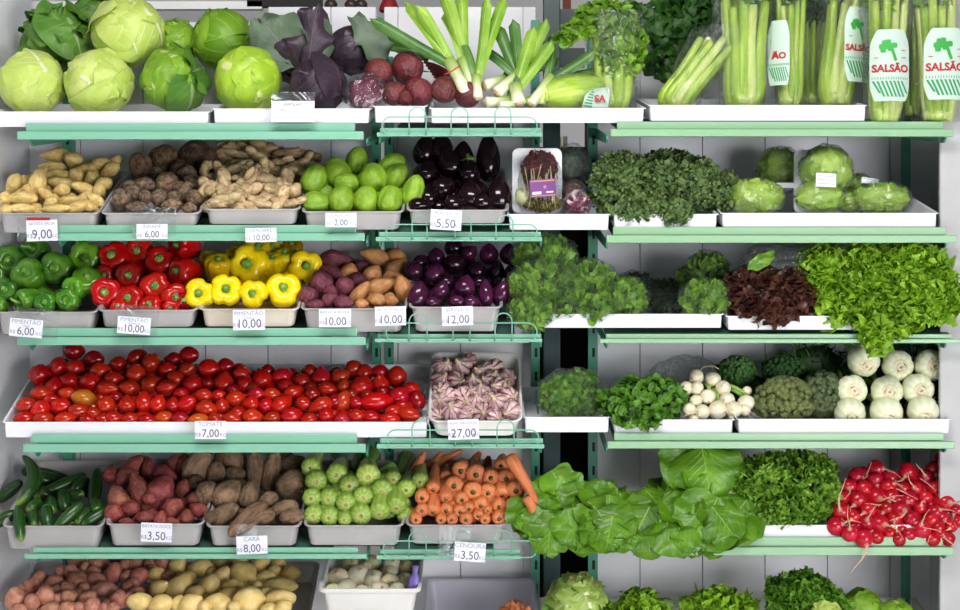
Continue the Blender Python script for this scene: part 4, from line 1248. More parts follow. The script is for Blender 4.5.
heap('yellow_potato', 'pale yellow potato', 'yellow potato heap', [
    (140, 602, 27, 17, 5), (161, 605, 23, 19, 20), (191, 604, 26, 19, 35), (178, 603, 16, 12, 60), (218, 603, 25, 18, 0), (249, 600, 30, 25, 0), (283, 608, 18, 14, 30), (269, 609, 16, 12), (234, 607, 12, 11), (205, 607, 12, 12),
    (159, 588, 21, 14, 35, (.95, .95, .9)), (179, 587, 30, 20, 50), (195, 592, 18, 14, 0), (211, 586, 23, 19, 85), (228, 594, 20, 13, 20), (280, 599, 30, 18, 5, (.9, .9, .85)), (265, 594, 16, 13, 0),
    (156, 574, 18, 14, 20, (.95, 1, .8)), (188, 577, 16, 12), (221, 576, 21, 14, 45), (233, 586, 21, 13, 0, (.9, .88, .8)), (244, 575, 28, 22, 140, (.95, .95, .9)), (266, 577, 19, 12, 10), (280, 586, 34, 15, 0, (.9, .92, .85)), (257, 585, 10, 8),
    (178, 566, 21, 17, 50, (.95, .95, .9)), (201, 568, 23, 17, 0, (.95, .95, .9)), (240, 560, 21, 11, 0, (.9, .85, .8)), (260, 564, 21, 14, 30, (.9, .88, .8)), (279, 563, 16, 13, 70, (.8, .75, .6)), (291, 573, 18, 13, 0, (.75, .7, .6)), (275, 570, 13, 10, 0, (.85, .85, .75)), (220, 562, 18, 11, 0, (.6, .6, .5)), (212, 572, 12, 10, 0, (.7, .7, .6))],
    'potato', 'yellow potatoes', 9, 4, yf=.03, yb=.34, fill=20, fsize=15, kids=False, gs=1.1)
heap('white_onion', 'white onion', 'onion tray', [
    (333, 592, 17, 15, None, (.95, 1, .8)), (347, 590, 20, 20, None), (362, 592, 14, 13, None), (380, 591, 20, 17, None), (397, 590, 15, 14, None),
    (338, 578, 20, 18, None, (1, .93, .82)), (359, 576, 20, 20, None, (1.03, 1.03, 1.06)), (374, 580, 18, 18, None), (390, 583, 18, 17, None, (1, .92, .78)), (390, 574, 17, 15, None, (.95, 1, .9)), (405, 580, 14, 14, None), (397, 596, 14, 12, None),
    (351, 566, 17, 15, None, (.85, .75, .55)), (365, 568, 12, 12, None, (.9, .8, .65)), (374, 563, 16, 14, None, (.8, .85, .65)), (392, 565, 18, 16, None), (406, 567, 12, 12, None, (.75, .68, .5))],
    'onion', 'white onions', 10, 3, 'face', yf=.03, yb=.27, tilt=.6, spread=.5, fill=10, fsize=15, kids=False, gs=1.12)
# beets
heap('beetroot', 'dusty red beetroot', 'beet tray', [
    (394, 94, 23, 22, None, (1.05, 1.1, 1.1, -.5, .5)), (419, 92, 28, 27, None, (1.1, .9, 1)), (444, 90, 25, 25, None, (.95, 1.1, 1)), (468, 95, 25, 24, None, (1, .95, 1)),
    (379, 73, 28, 27, None, (1.05, 1, 1, -.6, .1)), (408, 68, 32, 30, None, (1.05, .9, .95, -.5, -.1)), (405, 98, 16, 15, None, (.8, .6, .7))],
    'beet', 'beetroots', 12, 2, 'face', yf=.05, yb=.15, tilt=-.1, spread=.4)
for o in [o for o in COL.objects if o.name.startswith('beetroot')]:
    pass
# fennel
heap('fennel_bulb', 'white fennel bulb', 'fennel stack', [
    (852, 419, 34, 28, None), (890, 420, 35, 29, None), (926, 418, 34, 28, None), (855, 391, 30, 28, None), (890, 392, 33, 29, None), (922, 391, 31, 29, None), (867, 367, 34, 29, None), (901, 367, 32, 28, None), (935, 366, 33, 29, None)],
    'fennel', 'fennel bulbs', 20, 3, 'end', yf=.02, yb=.09, L=.115, ax_up=.03, gs=1.13, rowcut=[405, 380], floor=None)
# turnips
heap('white_turnip', 'small white turnip', 'turnip bunch', [
    (689, 410, 13, 13, None), (702, 412, 14, 14, None), (718, 410, 18, 17, None), (734, 410, 15, 15, None), (746, 403, 16, 15, None), (694, 420, 10, 9, None), (745, 410, 11, 11, None),
    (681, 399, 12, 12, None), (696, 401, 12, 12, None), (708, 397, 14, 14, None), (727, 400, 14, 14, None), (747, 391, 9, 9, None),
    (687, 388, 13, 13, None), (697, 389, 13, 13, None), (723, 388, 14, 14, None), (696, 377, 15, 14, None), (713, 379.5, 13, 14, None)],
    'turnip', 'white turnips', 8, 3, 'face', yf=.04, yb=.13, tilt=-.5, spread=.9)
# radishes
heap('radish', 'bright red radish', 'radish pile', [
    (864, 539, 15, 15, None, (1, 1, 1, .1, -.8)), (850, 533, 17, 14, None, (1.05, 1, 1, -.3, .9)), (880, 524, 17, 16, None), (836, 526, 16, 15, None, (1, 1, 1, .9, .5)), (866, 523, 15, 15, None, (1, 1, 1, -.1, .6)), (922, 529, 16, 15, None, (1, .9, 1, -.4, .9)), (938, 528, 12, 12, None), (894, 519, 13, 13, None), (853, 517, 12, 12, None), (912, 519, 14, 13, None), (931, 521, 14, 13, None), (943, 519, 14, 12, None), (951, 526, 12, 11, None), (941, 534, 11, 10, None), (958, 522, 12, 10, None),
    (841, 512, 17, 16, None), (868, 511, 17, 15, None), (901, 511, 18, 17, None), (920, 508, 13, 12, None), (935, 512, 14, 13, None), (945, 503, 20, 18, None), (857, 501, 16, 15, None), (843, 498, 12, 12, None), (877, 498, 17, 17, None), (891, 497, 14, 13, None), (909, 500, 14, 14, None), (925, 498, 16, 13, None), (900, 502, 12, 12, None, (.7, .7, .7)), (886, 509, 13, 12, None, (.7, .7, .7)), (956, 511, 14, 12, None),
    (849, 487, 14, 14, None), (864, 489, 14, 14, None), (889, 487, 17, 14, None), (915, 489, 15, 14, None), (935, 489, 16, 13, None), (950, 489, 16, 15, None), (875, 480, 14, 14, None), (857, 476, 15, 15, None), (903, 489, 12, 12, None, (.8, .8, .8)),
    (890, 478, 17, 14, None, (1, 1.1, 1.1)), (926, 478, 17, 14, None), (907, 472, 19, 15, None), (876, 469, 15, 15, None), (933, 469, 14, 13, None), (948, 474, 17, 15, None), (941, 460, 17, 13, None)],
    'radish', 'red radishes with thin roots', 9, 5, 'face', yf=-.02, yb=.16, tilt=-.2, spread=1.0, gs=1.2, fill=30, fsize=14)
# cucumbers
segs('cucumber', [
    (24, 456, 17, 505, 15, 'long bent cucumber standing up at the heap end', None, 1, (.22, .10), 0.0),
    (18, 507, 21, 541, 12, 'cucumber hanging down over the tray rim', (1.05, 1.1, 1), 0, (.06, -.015), 0),
    (75, 482, 32, 470, 12, 'dark cucumber lying highest at the back of heap', (.55, .65, .6), 0, (.3, .3), 0),
    (86, 474, 34, 498, 12, 'long cucumber pointing up towards the slotted upright', (.9, .95, .9), 0, (.27, .17), 0),
    (98, 469, 93, 507, 14, 'dark upright cucumber beside the reddish sweet potatoes', (.55, .6, .6), 0, (.25, .12), 0),
    (22, 481, -4, 502, 13, 'dark cucumber running off behind the bent one', (.7, .8, .75), 0, (.2, .2), 0),
    (40, 500, 28, 512, 13, 'short cucumber tip with pale stripes under the bent one', (1.3, 1.2, 1.1), 0, (.13, .08), 0),
    (33, 509, 34, 527, 12, 'short green cucumber low between the front ones', (1.1, 1.1, 1), 0, (.1, .04), 0),
    (48, 529, 46, 505, 14, 'cucumber with a pale round tip in the front', (1.0, 1.0, 1), 0, (.03, .08), 0),
    (50, 497, 54, 513, 12, 'middle sized cucumber pointing down in the centre', (1, 1.05, 1), 0, (.15, .1), 0),
    (66, 512, 62, 491, 14, 'dark round ended cucumber in the centre', (.7, .75, .8), 0, (.1, .16), 0),
    (68, 498, 84, 493, 11, 'light green cucumber tip pointing sideways', (1.3, 1.25, 1), 0, (.17, .17), 0),
    (82, 503, 54, 530, 13, 'bright green cucumber lying slanted over the rim', (1.3, 1.25, 1.1), 0, (.08, .03), 0),
    (91, 508, 76, 524, 11, 'slim bright cucumber beside the slanted one', (1.25, 1.2, 1.1), 0, (.1, .05), 0),
    (108, 508, 82, 526, 13, 'thick cucumber lying in the corner by the sweet potatoes', (1, 1, 1), 0, (.09, .045), 0),
    (16, 512, -8, 526, 13, 'cucumber cut by the frame edge low in the tray', (1.05, 1.1, 1), 0, (.08, .06), 0),
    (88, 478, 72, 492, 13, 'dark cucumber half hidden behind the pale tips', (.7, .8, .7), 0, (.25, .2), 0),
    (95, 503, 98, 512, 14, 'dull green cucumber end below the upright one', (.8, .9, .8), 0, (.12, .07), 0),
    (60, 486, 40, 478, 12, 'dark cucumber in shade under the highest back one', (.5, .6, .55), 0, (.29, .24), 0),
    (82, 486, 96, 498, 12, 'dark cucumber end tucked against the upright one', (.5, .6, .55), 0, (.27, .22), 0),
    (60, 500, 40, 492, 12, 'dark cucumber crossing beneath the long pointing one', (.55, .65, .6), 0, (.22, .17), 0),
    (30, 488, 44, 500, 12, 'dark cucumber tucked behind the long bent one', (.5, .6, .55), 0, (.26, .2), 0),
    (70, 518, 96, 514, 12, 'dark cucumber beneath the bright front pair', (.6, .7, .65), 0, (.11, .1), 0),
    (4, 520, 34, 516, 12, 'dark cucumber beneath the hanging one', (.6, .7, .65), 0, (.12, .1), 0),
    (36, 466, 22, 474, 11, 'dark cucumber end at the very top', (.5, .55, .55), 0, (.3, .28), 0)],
    'cucumber', 'cucumbers', .03, .3, (530, 460))

# ------------------------------------------------------------------ leaves
def basis(tip, nrm):
    t = Vector(tip).normalized()
    n = Vector(nrm)
    n = (n - t * n.dot(t))
    n = n.normalized() if n.length > 1e-5 else t.orthogonal().normalized()
    s = n.cross(t)
    return s, n, t        # x side, y front normal, z tip

SH = {'oval': lambda v: math.sin(PI * min(1, (v * .93 + .04))) ** .7,
      'round': lambda v: math.sin(PI * min(1, (v ** .8 * .93 + .05))) ** .5,
      'long': lambda v: math.sin(PI * min(1, v * .95 + .04)) ** 1.0,
      'fan': lambda v: min(1, .18 + 1.1 * v ** .9) * (1 if v < .8 else math.cos((v - .8) / .2 * 1.2) ** .6),
      'blade': lambda v: (.8 + .25 * v) if v < .86 else (1.0 * (1 - ((v - .86) / .14) ** 2.2) + .03)}

def leaf(mb, base, tip, nrm, L, W, shape='oval', ruff=0.0, rf=4, cup=0.1, curl=0.2, nu=4, nv=6, rr=None, m=0, fold=0.0, thick=0.0):
    """one blade: base point, tip direction, front normal; ruff waves the margin, curl bends the tip back"""
    rr = rr or R
    s, n, t = basis(tip, nrm)
    ph = rr.uniform(0, 6.28); ph2 = rr.uniform(0, 6.28)
    f = SH[shape]
    base = Vector(base)
    bx, by, bz = base
    V = []; UV = []
    for j in range(nv + 1):
        v = j / nv
        w = W / 2 * f(v)
        cy = -curl * L * v * v
        cz = L * (v - .25 * abs(curl) * v * v)
        for i in range(nu + 1):
            u = i / nu
            q = 2 * u - 1
            e = max(abs(q), (v - .75) / .25 if v > .75 else 0)
            x = q * w
            y = cy + cup * W * q * q * .6 - fold * abs(q) * w
            z = cz
            if ruff:
                k = ruff * e * e
                a = rf * 6.28 * (v if abs(q) > .3 else u) + ph + (2.1 if q > 0 else 0)
                y += k * math.sin(a)
                x += k * .4 * math.cos(a * 1.3 + ph2)
                z += k * .5 * math.cos(a * .9 + ph2)
            V.append((bx + s.x * x + n.x * y + t.x * z, by + s.y * x + n.y * y + t.y * z, bz + s.z * x + n.z * y + t.z * z))
            UV.append((u, v))
    Fc = []
    for j in range(nv):
        for i in range(nu):
            a = j * (nu + 1) + i
            Fc.append((a, a + 1, a + nu + 2, a + nu + 1))
    mb.add(V, Fc, UV, m)

def fix_front(y_min=None):
    pass

def sphere_pt(rr, front=.35, low=-.9):
    while True:
        d = Vector((rr.gauss(0, 1), rr.gauss(0, 1), rr.gauss(0, 1))).normalized()
        if d.y < front and d.z > low: return d

def foliage(name, ells, count, size, mat, parent=None, L=1.0, W=.8, shape='oval', ruff=0.0, rf=3, curl=.2, cup=.1, lift=(0, 0, .6), jit=.5, out=.5, seed=0, nu=3, nv=4, front=.35, core=True, low=-.95, fold=0, coremat=None, floor=None, flat=.6, **kw):
    """leaves all over the front and top of a bunch made of ellipsoids"""
    rr = random.Random(seed)
    mb = MB()
    vol = [e[1][0] * e[1][2] for e in ells]
    tot = sum(vol)
    for (c, r_), vw in zip(ells, vol):
        c = Vector(c)
        k = int(count * vw / tot)
        for _ in range(k):
            d = sphere_pt(rr, front, low)
            dep = rr.uniform(.8, 1.04)
            p = Vector((c.x + d.x * r_[0] * dep, c.y + d.y * r_[1] * dep, c.z + d.z * r_[2] * dep))
            nr = Vector((d.x / r_[0], d.y / r_[1], d.z / r_[2])).normalized()
            tip = (nr * out + Vector(lift) + Vector((rr.uniform(-1, 1), rr.uniform(-1, 1), rr.uniform(-1, 1))) * jit).normalized()
            fn = nr * flat + Vector((0, -.3, .35)) + Vector((rr.uniform(-1, 1), rr.uniform(-1, 1), rr.uniform(-1, 1))) * jit * .8
            s_ = size * rr.uniform(.7, 1.25)
            b = p - tip * s_ * L * .6
            if floor is not None and (p.z < floor): continue
            leaf(mb, b, tip, fn, s_ * L, s_ * W, shape, ruff * s_, rf, cup, curl * rr.uniform(-.3, 1.5), nu, nv, rr, 0, fold)
    o = mb.build(name, mat, parent, True, **kw)
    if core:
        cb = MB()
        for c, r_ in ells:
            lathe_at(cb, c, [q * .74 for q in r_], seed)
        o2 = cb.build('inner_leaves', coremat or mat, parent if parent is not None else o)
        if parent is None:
            pass
    return o

def lathe_at(mb, c, r_, seed=0, nz=.25, nsc=2.2, seg=16, nr=9, crk=0.0):
    V = []; Fc = []; 
    off = Vector((seed * 3.3, 7, 1))
    for j in range(nr + 1):
        th = PI * j / nr
        for i in range(seg):
            a = 2 * PI * i / seg
            d = Vector((math.sin(th) * math.cos(a), math.sin(th) * math.sin(a), -math.cos(th)))
            k = 1 + nz * noise.noise(d * nsc + off) + (crk * abs(noise.noise(d * nsc * 3 + off)) if crk else 0)
            V.append((c[0] + d.x * r_[0] * k, c[1] + d.y * r_[1] * k, c[2] + d.z * r_[2] * k))
    for j in range(nr):
        for i in range(seg):
            i2 = (i + 1) % seg
            Fc.append((j * seg + i, j * seg + i2, (j + 1) * seg + i2, (j + 1) * seg + i))
    mb.add(V, Fc)
    return mb

def E3(px, py, Y, rx, rz, ry=None):
    """ellipsoid given by photo centre and radii in photo pixels"""
    s = S(Y)
    return (P(px, py, Y), (rx / s, (ry if ry is not None else min(rx, rz)) / s, rz / s))

def film_wrap(parent, ells, mat=None, seed=0, nz=.12, nsc=6, grow=1.06, name='plastic_film'):
    mb = MB()
    for c, r_ in ells:
        lathe_at(mb, c, [q * grow for q in r_], seed, nz, min(nsc, 2.6), 56, 34, .12)
    return mb.build(name, mat or M['film'], parent)

ML = {}
ML['cab1'] = leafmat('pale_cabbage_leaf', (176, 202, 84), (208, 224, 124), (226, 232, 190), 8, .4, 5, .028, .08, .08, .55)
ML['cab2'] = leafmat('green_cabbage_leaf', (102, 150, 30), (142, 184, 52), (196, 216, 130), 6, .45, 5, .045, .1, .08, .5)
ML['cab3'] = leafmat('dark_cabbage_leaf', (72, 120, 38), (108, 152, 58), (150, 178, 116), 6, .5, 6, .035, .1, .1, .45)
ML['cab4'] = leafmat('bright_cabbage_leaf', (142, 186, 36), (182, 212, 68), (224, 236, 150), 6, .38, 5, .05, .06, .08, .5)
ML['red'] = leafmat('red_cabbage_leaf', (40, 30, 40), (70, 54, 68), (112, 84, 104), 7, .4, 9, .014, .15, .04, .3)
ML['redg'] = leafmat('grey_green_cabbage_leaf', (72, 92, 74), (108, 128, 104), (130, 120, 130), 7, .5, 9, .014, .1, .05, .35)
ML['collard'] = leafmat('collard_leaf', (70, 118, 16), (106, 156, 34), (140, 182, 78), 7, .33, 12, .010, .34, .12, .45)
ML['curly'] = leafmat('curly_lettuce_leaf', (112, 162, 26), (160, 204, 58), (190, 216, 124), 5, .35, 30, .02, .1, .22, .25)
ML['curly2'] = leafmat('curly_lettuce_leaf_green', (70, 120, 26), (112, 164, 44), (180, 214, 110), 5, .4, 30, .03, .1, .25, .25)
ML['redlet'] = leafmat('red_lettuce_leaf', (58, 32, 28), (104, 64, 52), (120, 96, 60), 5, .35, 24, .02, .2, .15, .2)
ML['herb'] = leafmat('herb_leaf', (80, 132, 26), (154, 200, 66), None, rough=.4, scale=40, trans=.2, dv=.1)
ML['herbd'] = leafmat('dark_herb_leaf_and_gap_shade', (20, 44, 14), (40, 74, 24), None, rough=.45, scale=40, trans=.15)  # also colours bunch cores, painting the shade in the leaf gaps
ML['parsley'] = leafmat('parsley_leaf', (80, 136, 28), (134, 184, 52), None, rough=.45, scale=40, trans=.2)
ML['cress'] = leafmat('watercress_leaf', (56, 110, 22), (112, 166, 54), (130, 180, 80), 4, .35, 30, .03, .1, .2, .3)
ML['endive'] = leafmat('endive_leaf', (80, 132, 28), (150, 192, 66), (170, 205, 110), 4, .42, 30, .04, .1, .25, .1)
ML['kale'] = leafmat('kale_leaf', (56, 88, 42), (120, 148, 80), None, rough=.55, scale=30, trans=.12)
ML['kalel'] = leafmat('kale_broad_leaf', (66, 102, 64), (98, 132, 92), (140, 170, 130), 5, .5, 20, .03, .1, .1, .3)
ML['kfl'] = leafmat('kale_bud', (88, 108, 60), (124, 144, 84), None, rough=.6, scale=60, trans=.1)
ML['celery'] = leafmat('celery_leaf', (84, 132, 26), (140, 184, 52), None, rough=.42, scale=30, trans=.25)
ML['celeryd'] = leafmat('dark_celery_leaf', (26, 62, 16), (58, 104, 34), None, rough=.5, scale=30, trans=.15)
ML['frond'] = leafmat('fennel_frond', (30, 66, 26), (54, 92, 36), None, rough=.5, scale=30, trans=.1)
ML['leek'] = leafmat('leek_leaf', (60, 102, 46), (96, 140, 64), (150, 186, 110), 3, .35, 8, .02, .1, .1, .0)
ML['leekl'] = leafmat('pale_leek_leaf', (112, 158, 40), (160, 196, 76), (204, 222, 130), 3, .35, 8, .02, .1, .1, .0)
ML['iceberg'] = leafmat('iceberg_leaf', (128, 162, 60), (184, 204, 108), (226, 232, 180), 6, .38, 8, .05, .08, .15, .5)
ML['icew'] = leafmat('wrapped_lettuce_leaf', (120, 164, 38), (182, 212, 84), (226, 236, 170), 8, .34, 9, .06, .08, .1, .5)
rib = plain('celery_rib', (142, 182, 44), (190, 214, 86), .3, 14, stretch=(3, 3, .5))
ribp = plain('pale_celery_rib', (192, 212, 104), (218, 228, 148), .3, 14, stretch=(3, 3, .5))
stemg = plain('green_herb_stem', (110, 158, 60), (150, 186, 90), .45, 20)

# ------------------------------------------------------------------ heads made of wrapped leaves
def head(kind, loc, r_, pole, mat, label, cat, group=None, nl=5, seed=0, lift=.055, ruff=.006, outer=None, phimax=2.35, squash=.94, rf=3, wide=1.75):
    """cabbage-like head: body and leaves wrapped from the base pole up; outer = [(azimuth, lift, phimax, mat, width)] loose outer leaves"""
    rr = random.Random(seed)
    e = empty(kind, loc, label, cat, group)
    q = Vector(pole).normalized().to_track_quat('Z', 'Y')
    def shell(az, rad, lf, pm, wd, rfl, ph, nu=14, nv=14):
        def fn(u, v):
            a = 2 * u - 1
            phi = .04 + v * pm
            w = wd * (math.sin(PI * min(1, v * .8 + .16)) ** .6)
            az_ = az + a * w / max(math.sin(min(max(phi, .5), 2.5)), .45)
            ed = max(abs(a) ** 3, v ** 4)
            R_ = rad * (1 + lf * ed + .006 * math.sin(5 * phi + ph) + rfl * ed * math.sin(rf * 2 * PI * (v if abs(a) > .5 else u) + ph))
            d = Vector((math.sin(phi) * math.cos(az_), math.sin(phi) * math.sin(az_), math.cos(phi) * squash))
            p = q @ (d * R_)
            return (p.x, p.y, p.z)
        return grid(nu, nv, fn)
    mb = MB()
    lathe_at(mb, (0, 0, 0), (r_ * .965,) * 3, seed, .06, 1.6, 32, 20)
    mb.build('head', mat, e)
    for i in range(nl):
        az = i * 2.4 + seed
        V, Fc, UV = shell(az, r_ * (.972 + .010 * i), lift * rr.uniform(.3, 1.2), phimax * rr.uniform(.8, 1.05), wide, ruff / r_ * rr.uniform(.5, 1.3), rr.uniform(0, 6))
        MB().add(V, Fc, UV).build('leaf', mat, e)
    for az, lf, pm, mt_, wd in (outer or []):
        V, Fc, UV = shell(az, r_ * 1.05, lf, pm, wd, .06, rr.uniform(0, 6), 18, 18)
        MB().add(V, Fc, UV).build('outer_leaf', mt_, e, label='loose outer leaf')
    return e
G = 'green cabbages on the top shelf'
c1, c2, c3, c4 = ML['cab1'], ML['cab2'], ML['cab3'], ML['cab4']
def hd(kind, px, py, dpx, Y, pole, mat, label, cat, group=None, **kw):
    return head(kind, P(px, py, Y), dpx / 2 / S(Y), pole, mat, label, cat, group, **kw)
hd('cabbage', 32, 83, 64, .12, (.75, -.5, -.45), c1, 'pale cabbage at the far left end of the top shelf', 'cabbage', G, seed=1)
hd('cabbage', 99, 83, 67, .12, (.7, -.5, -.5), c1, 'pale green cabbage directly below the highest one', 'cabbage', G, seed=2)
hd('cabbage', 128, 32, 72, .19, (-.2, -.5, .85), c1, 'highest pale cabbage resting across two others', 'cabbage', G, seed=3, outer=[(2.9, .12, 1.6, c1, 1.2)])
hd('cabbage', 58, 40, 62, .27, (.3, -.5, .8), c3, 'dark green cabbage with a drooping torn outer leaf', 'cabbage', G, seed=4, ruff=.03, outer=[(-1.2, .3, 1.5, c3, 1.3), (1.4, .25, 1.7, c3, 1.2)])
hd('cabbage', 172, 80, 60, .12, (.6, -.6, .1), c2, 'green cabbage with dark loose leaves curling below and beside', 'cabbage', G, seed=5, outer=[(-1.2, .22, 1.9, c3, .9), (.4, .25, 2.0, c3, .8)])
hd('cabbage', 176, 42, 46, .30, (0, -.6, .7), c2, 'green cabbage half hidden behind, between the two upper ones', 'cabbage', G, seed=6)
hd('cabbage', 222, 40, 62, .27, (-.6, -.5, .3), c2, 'big yellowish green cabbage behind the brightest one', 'cabbage', G, seed=7)
hd('cabbage', 248, 80, 66, .12, (.3, -.8, -.2), c4, 'brightest lime green cabbage next to the red cabbages', 'cabbage', G, seed=8)
hd('cabbage', 92, 16, 40, .35, (0, -.3, .9), c3, 'dark cabbage top peeking out behind the highest cabbage', 'cabbage', G, seed=9, nl=6, outer=[(1.2, .3, 1.4, c3, 1.2)])
RG = 'red cabbages'
rd, rg = ML['red'], ML['redg']
o = hd('red_cabbage', 292, 52, 56, .25, (.1, -.3, -.9), rd, 'red cabbage with big upright grey-green outer leaves', 'cabbage', RG, seed=11, lift=.1)
def bigleaf(parent, px, py, Y, tipdeg, L, W, mat, nrm=(0, -1, .2), name='outer_leaf', ruff=.02, rf=2, cup=.15, curl=.15, shape='oval', nu=12, nv=14, label=None, fold=0.0, seed=0):
    s = S(Y)
    a = math.radians(tipdeg)
    tip = Vector((math.cos(a), 0, math.sin(a)))
    b = P(px, py, Y) - (parent.location if parent else Vector())
    mb = MB()
    leaf(mb, b, tip, nrm, L / s, W / s, shape, ruff, rf, cup, curl, nu, nv, random.Random(seed + int(px)), 0, fold)
    return mb.build(name, mat, parent, True, label=label)
bigleaf(o, 298, 66, .17, 128, 62, 62, rg, (-.2, -1, .1), label='grey-green outer leaf', curl=-.1)
bigleaf(o, 308, 72, .16, 84, 66, 50, rd, (.3, -1, .1), label='tall purple outer leaf', curl=-.1, shape='round', cup=-.3)
bigleaf(o, 322, 66, .18, 103, 58, 30, rg, (.5, -1, .1), label='narrow grey-green outer leaf', curl=-.1)
o = hd('red_cabbage', 317, 87, 56, .11, (.8, -.4, -.3), rd, 'dark red cabbage lying on the tray behind the card', 'cabbage', RG, seed=12, outer=[(1.6, .15, 1.8, rd, 1.1)])
o = hd('red_cabbage', 352, 50, 50, .24, (.4, -.3, -.9), rd, 'red cabbage with one broad leaf hanging over the beets', 'cabbage', RG, seed=13)
bigleaf(o, 353, 17, .17, -50, 58, 36, rg, (.1, -1, .3), label='broad grey-green hanging leaf', curl=.1, cup=.2)
# radicchio
def radmat():
    n = NT('radicchio_leaf')
    u, v = n.uv()
    f = n.noise(14, 4, .6, dist=.8)
    c = n.ramp(f, [(.40, srgb((96, 20, 56))), (.52, srgb((120, 34, 70))), (.6, srgb((226, 206, 210)))])
    return n.fin(c, .3, .5)
MR = radmat()
o = hd('radicchio_ball', 366, 94, 34, .055, (.1, -.6, -.8), MR, 'small purple and white radicchio in film beside the beets', 'radicchio', seed=21, nl=5)
film_wrap(o, [(Vector((0, 0, 0)), (.06, .06, .056))], seed=3)

# ------------------------------------------------------------------ leeks
def leek(px, py, Y, ang, Lw, d, fan, label, mats=('leek', 'leekl'), dep=.25, seed=0, spread=.5, group='leeks'):
    """white shaft whose root end faces out, leaves fanning at the far end; fan = [(angle, length px, width px, mat)]"""
    s = S(Y)
    e = empty('leek', P(px, py, Y), label, 'leek', group)
    a = math.radians(ang)
    ax = Vector((math.cos(a) * math.cos(dep), math.sin(dep), math.sin(a) * math.cos(dep)))
    r_ = d / 2 / s; L_ = Lw / s
    mb = MB()
    tube(mb, [ax * (-.002), ax * .004, ax * .02, ax * L_ * .5, ax * L_], [r_ * .8, r_ * 1.05, r_, r_ * .9, r_ * 1.0], 14)
    mb.build('shaft', MSH, e)
    mb = MB(); tube(mb, [ax * -.008, ax * -.002, ax * .002], [r_ * .5, r_ * .75, r_ * .8], 12, lambda t, q: 1 + .1 * math.sin(9 * t))
    mb.build('root_end', plain('leek_root_end', (186, 158, 118), (206, 180, 140), .8, 60) if 'leek_root_end' not in bpy.data.materials else bpy.data.materials['leek_root_end'], e)
    tipp = ax * L_ * .85
    for k, (fa, fl, fw, mt_) in enumerate(fan):
        b = math.radians(fa)
        t = Vector((math.cos(b), .12, math.sin(b)))
        mb = MB()
        leaf(mb, tipp - t * .01 + Vector((0, -.002 * k, 0)), t, (.5 * (k % 3 - 1), -1, .2), fl / s, fw * 1.0 / s, 'blade', .0, 1, -.4, .22 * (k % 3) - .12, 4, 10, random.Random(seed + k))
        mb.build('leaf', ML[mt_], e)
    return e
def shm():
    n = NT('leek_shaft')
    u, v = n.uv()
    c = n.ramp(v, [(0.1, srgb((238, 236, 214))), (.6, srgb((226, 232, 190))), (1.0, srgb((158, 190, 84)))])
    return n.fin(c, .3, .5)
MSH = shm()
leek(467, 94, .06, 118, 40, 13, [(118, 75, 14, 'leekl'), (124, 90, 11, 'leekl'), (140, 80, 12, 'leek'), (150, 100, 12, 'leek')], 'leek with a tall pale fan of leaves behind the beets', dep=.15)
leek(476, 92, .08, 112, 38, 13, [(104, 84, 15, 'leekl'), (92, 95, 12, 'leekl'), (100, 70, 12, 'leekl')], 'leek rising straight up past the shelf top', dep=.2)
leek(478, 98, .05, 95, 24, 10, [(80, 90, 12, 'leekl'), (72, 100, 12, 'leekl'), (98, 55, 9, 'leek')], 'slim leek bending upward with bright leaves', dep=.2)
leek(440, 58, .22, 165, 16, 9, [(152, 74, 17, 'leek'), (161, 60, 13, 'leek')], 'leek with broad dark leaves lying across the beets', dep=.05)
leek(485, 86, .10, 20, 24, 13, [(66, 40, 9, 'leek'), (25, 70, 12, 'leek')], 'leek whose round white end sits high beside the beets', dep=.4)
leek(497, 93, .07, 42, 34, 13, [(60, 70, 14, 'leekl'), (110, 64, 13, 'leek'), (128, 60, 14, 'leek'), (92, 62, 13, 'leek')], 'middle leek with a full fan of green leaves', dep=.3)
leek(486, 103, .05, 5, 26, 12, [(70, 30, 8, 'leek')], 'short leek lying lowest on the tray', dep=.3)
leek(519, 104, .04, 100, 22, 14, [(50, 66, 14, 'leekl'), (74, 74, 13, 'leekl'), (62, 60, 11, 'leek')], 'leek standing on its root end beside the tied one', dep=.4)
leek(531, 104, .05, 55, 38, 10, [(30, 60, 13, 'leek'), (12, 76, 12, 'leek'), (75, 60, 11, 'leek')], 'thin tied leek bent towards the celery heart', dep=.3)
leek(500, 106, .035, 10, 20, 9, [(20, 24, 7, 'leekl')], 'smallest leek on the tray rim', dep=.2)
rb = plain('red_twist_tie', (196, 60, 50), None, .5)
o = MB(); tube(o, [P(444, 75, .03), P(452, 71, .02), P(460, 66, .03)], .0025, 6)
o.build('rubber_band', rb, None, label='red rubber band around the leek stalks', cat='rubber band')
# beet stalks (dark red) behind the beets
bs = plain('beet_stalk', (110, 18, 40), (150, 30, 50), .4, 20)
e = empty('beet_stalks', P(440, 72, .18), 'bundle of dark red beet stalks behind the beets', 'beet stalks')
for k in range(6):
    mb = MB(); b = P(424 + k * 2, 62 + k * 3, .17) - e.location; c = P(452 + k * 3, 74 + k * 2, .2) - e.location
    tube(mb, catmull([b, (b + c) / 2 + Vector((0, 0, .006)), c], 3), .005, 7); mb.build('stalk', bs, e)

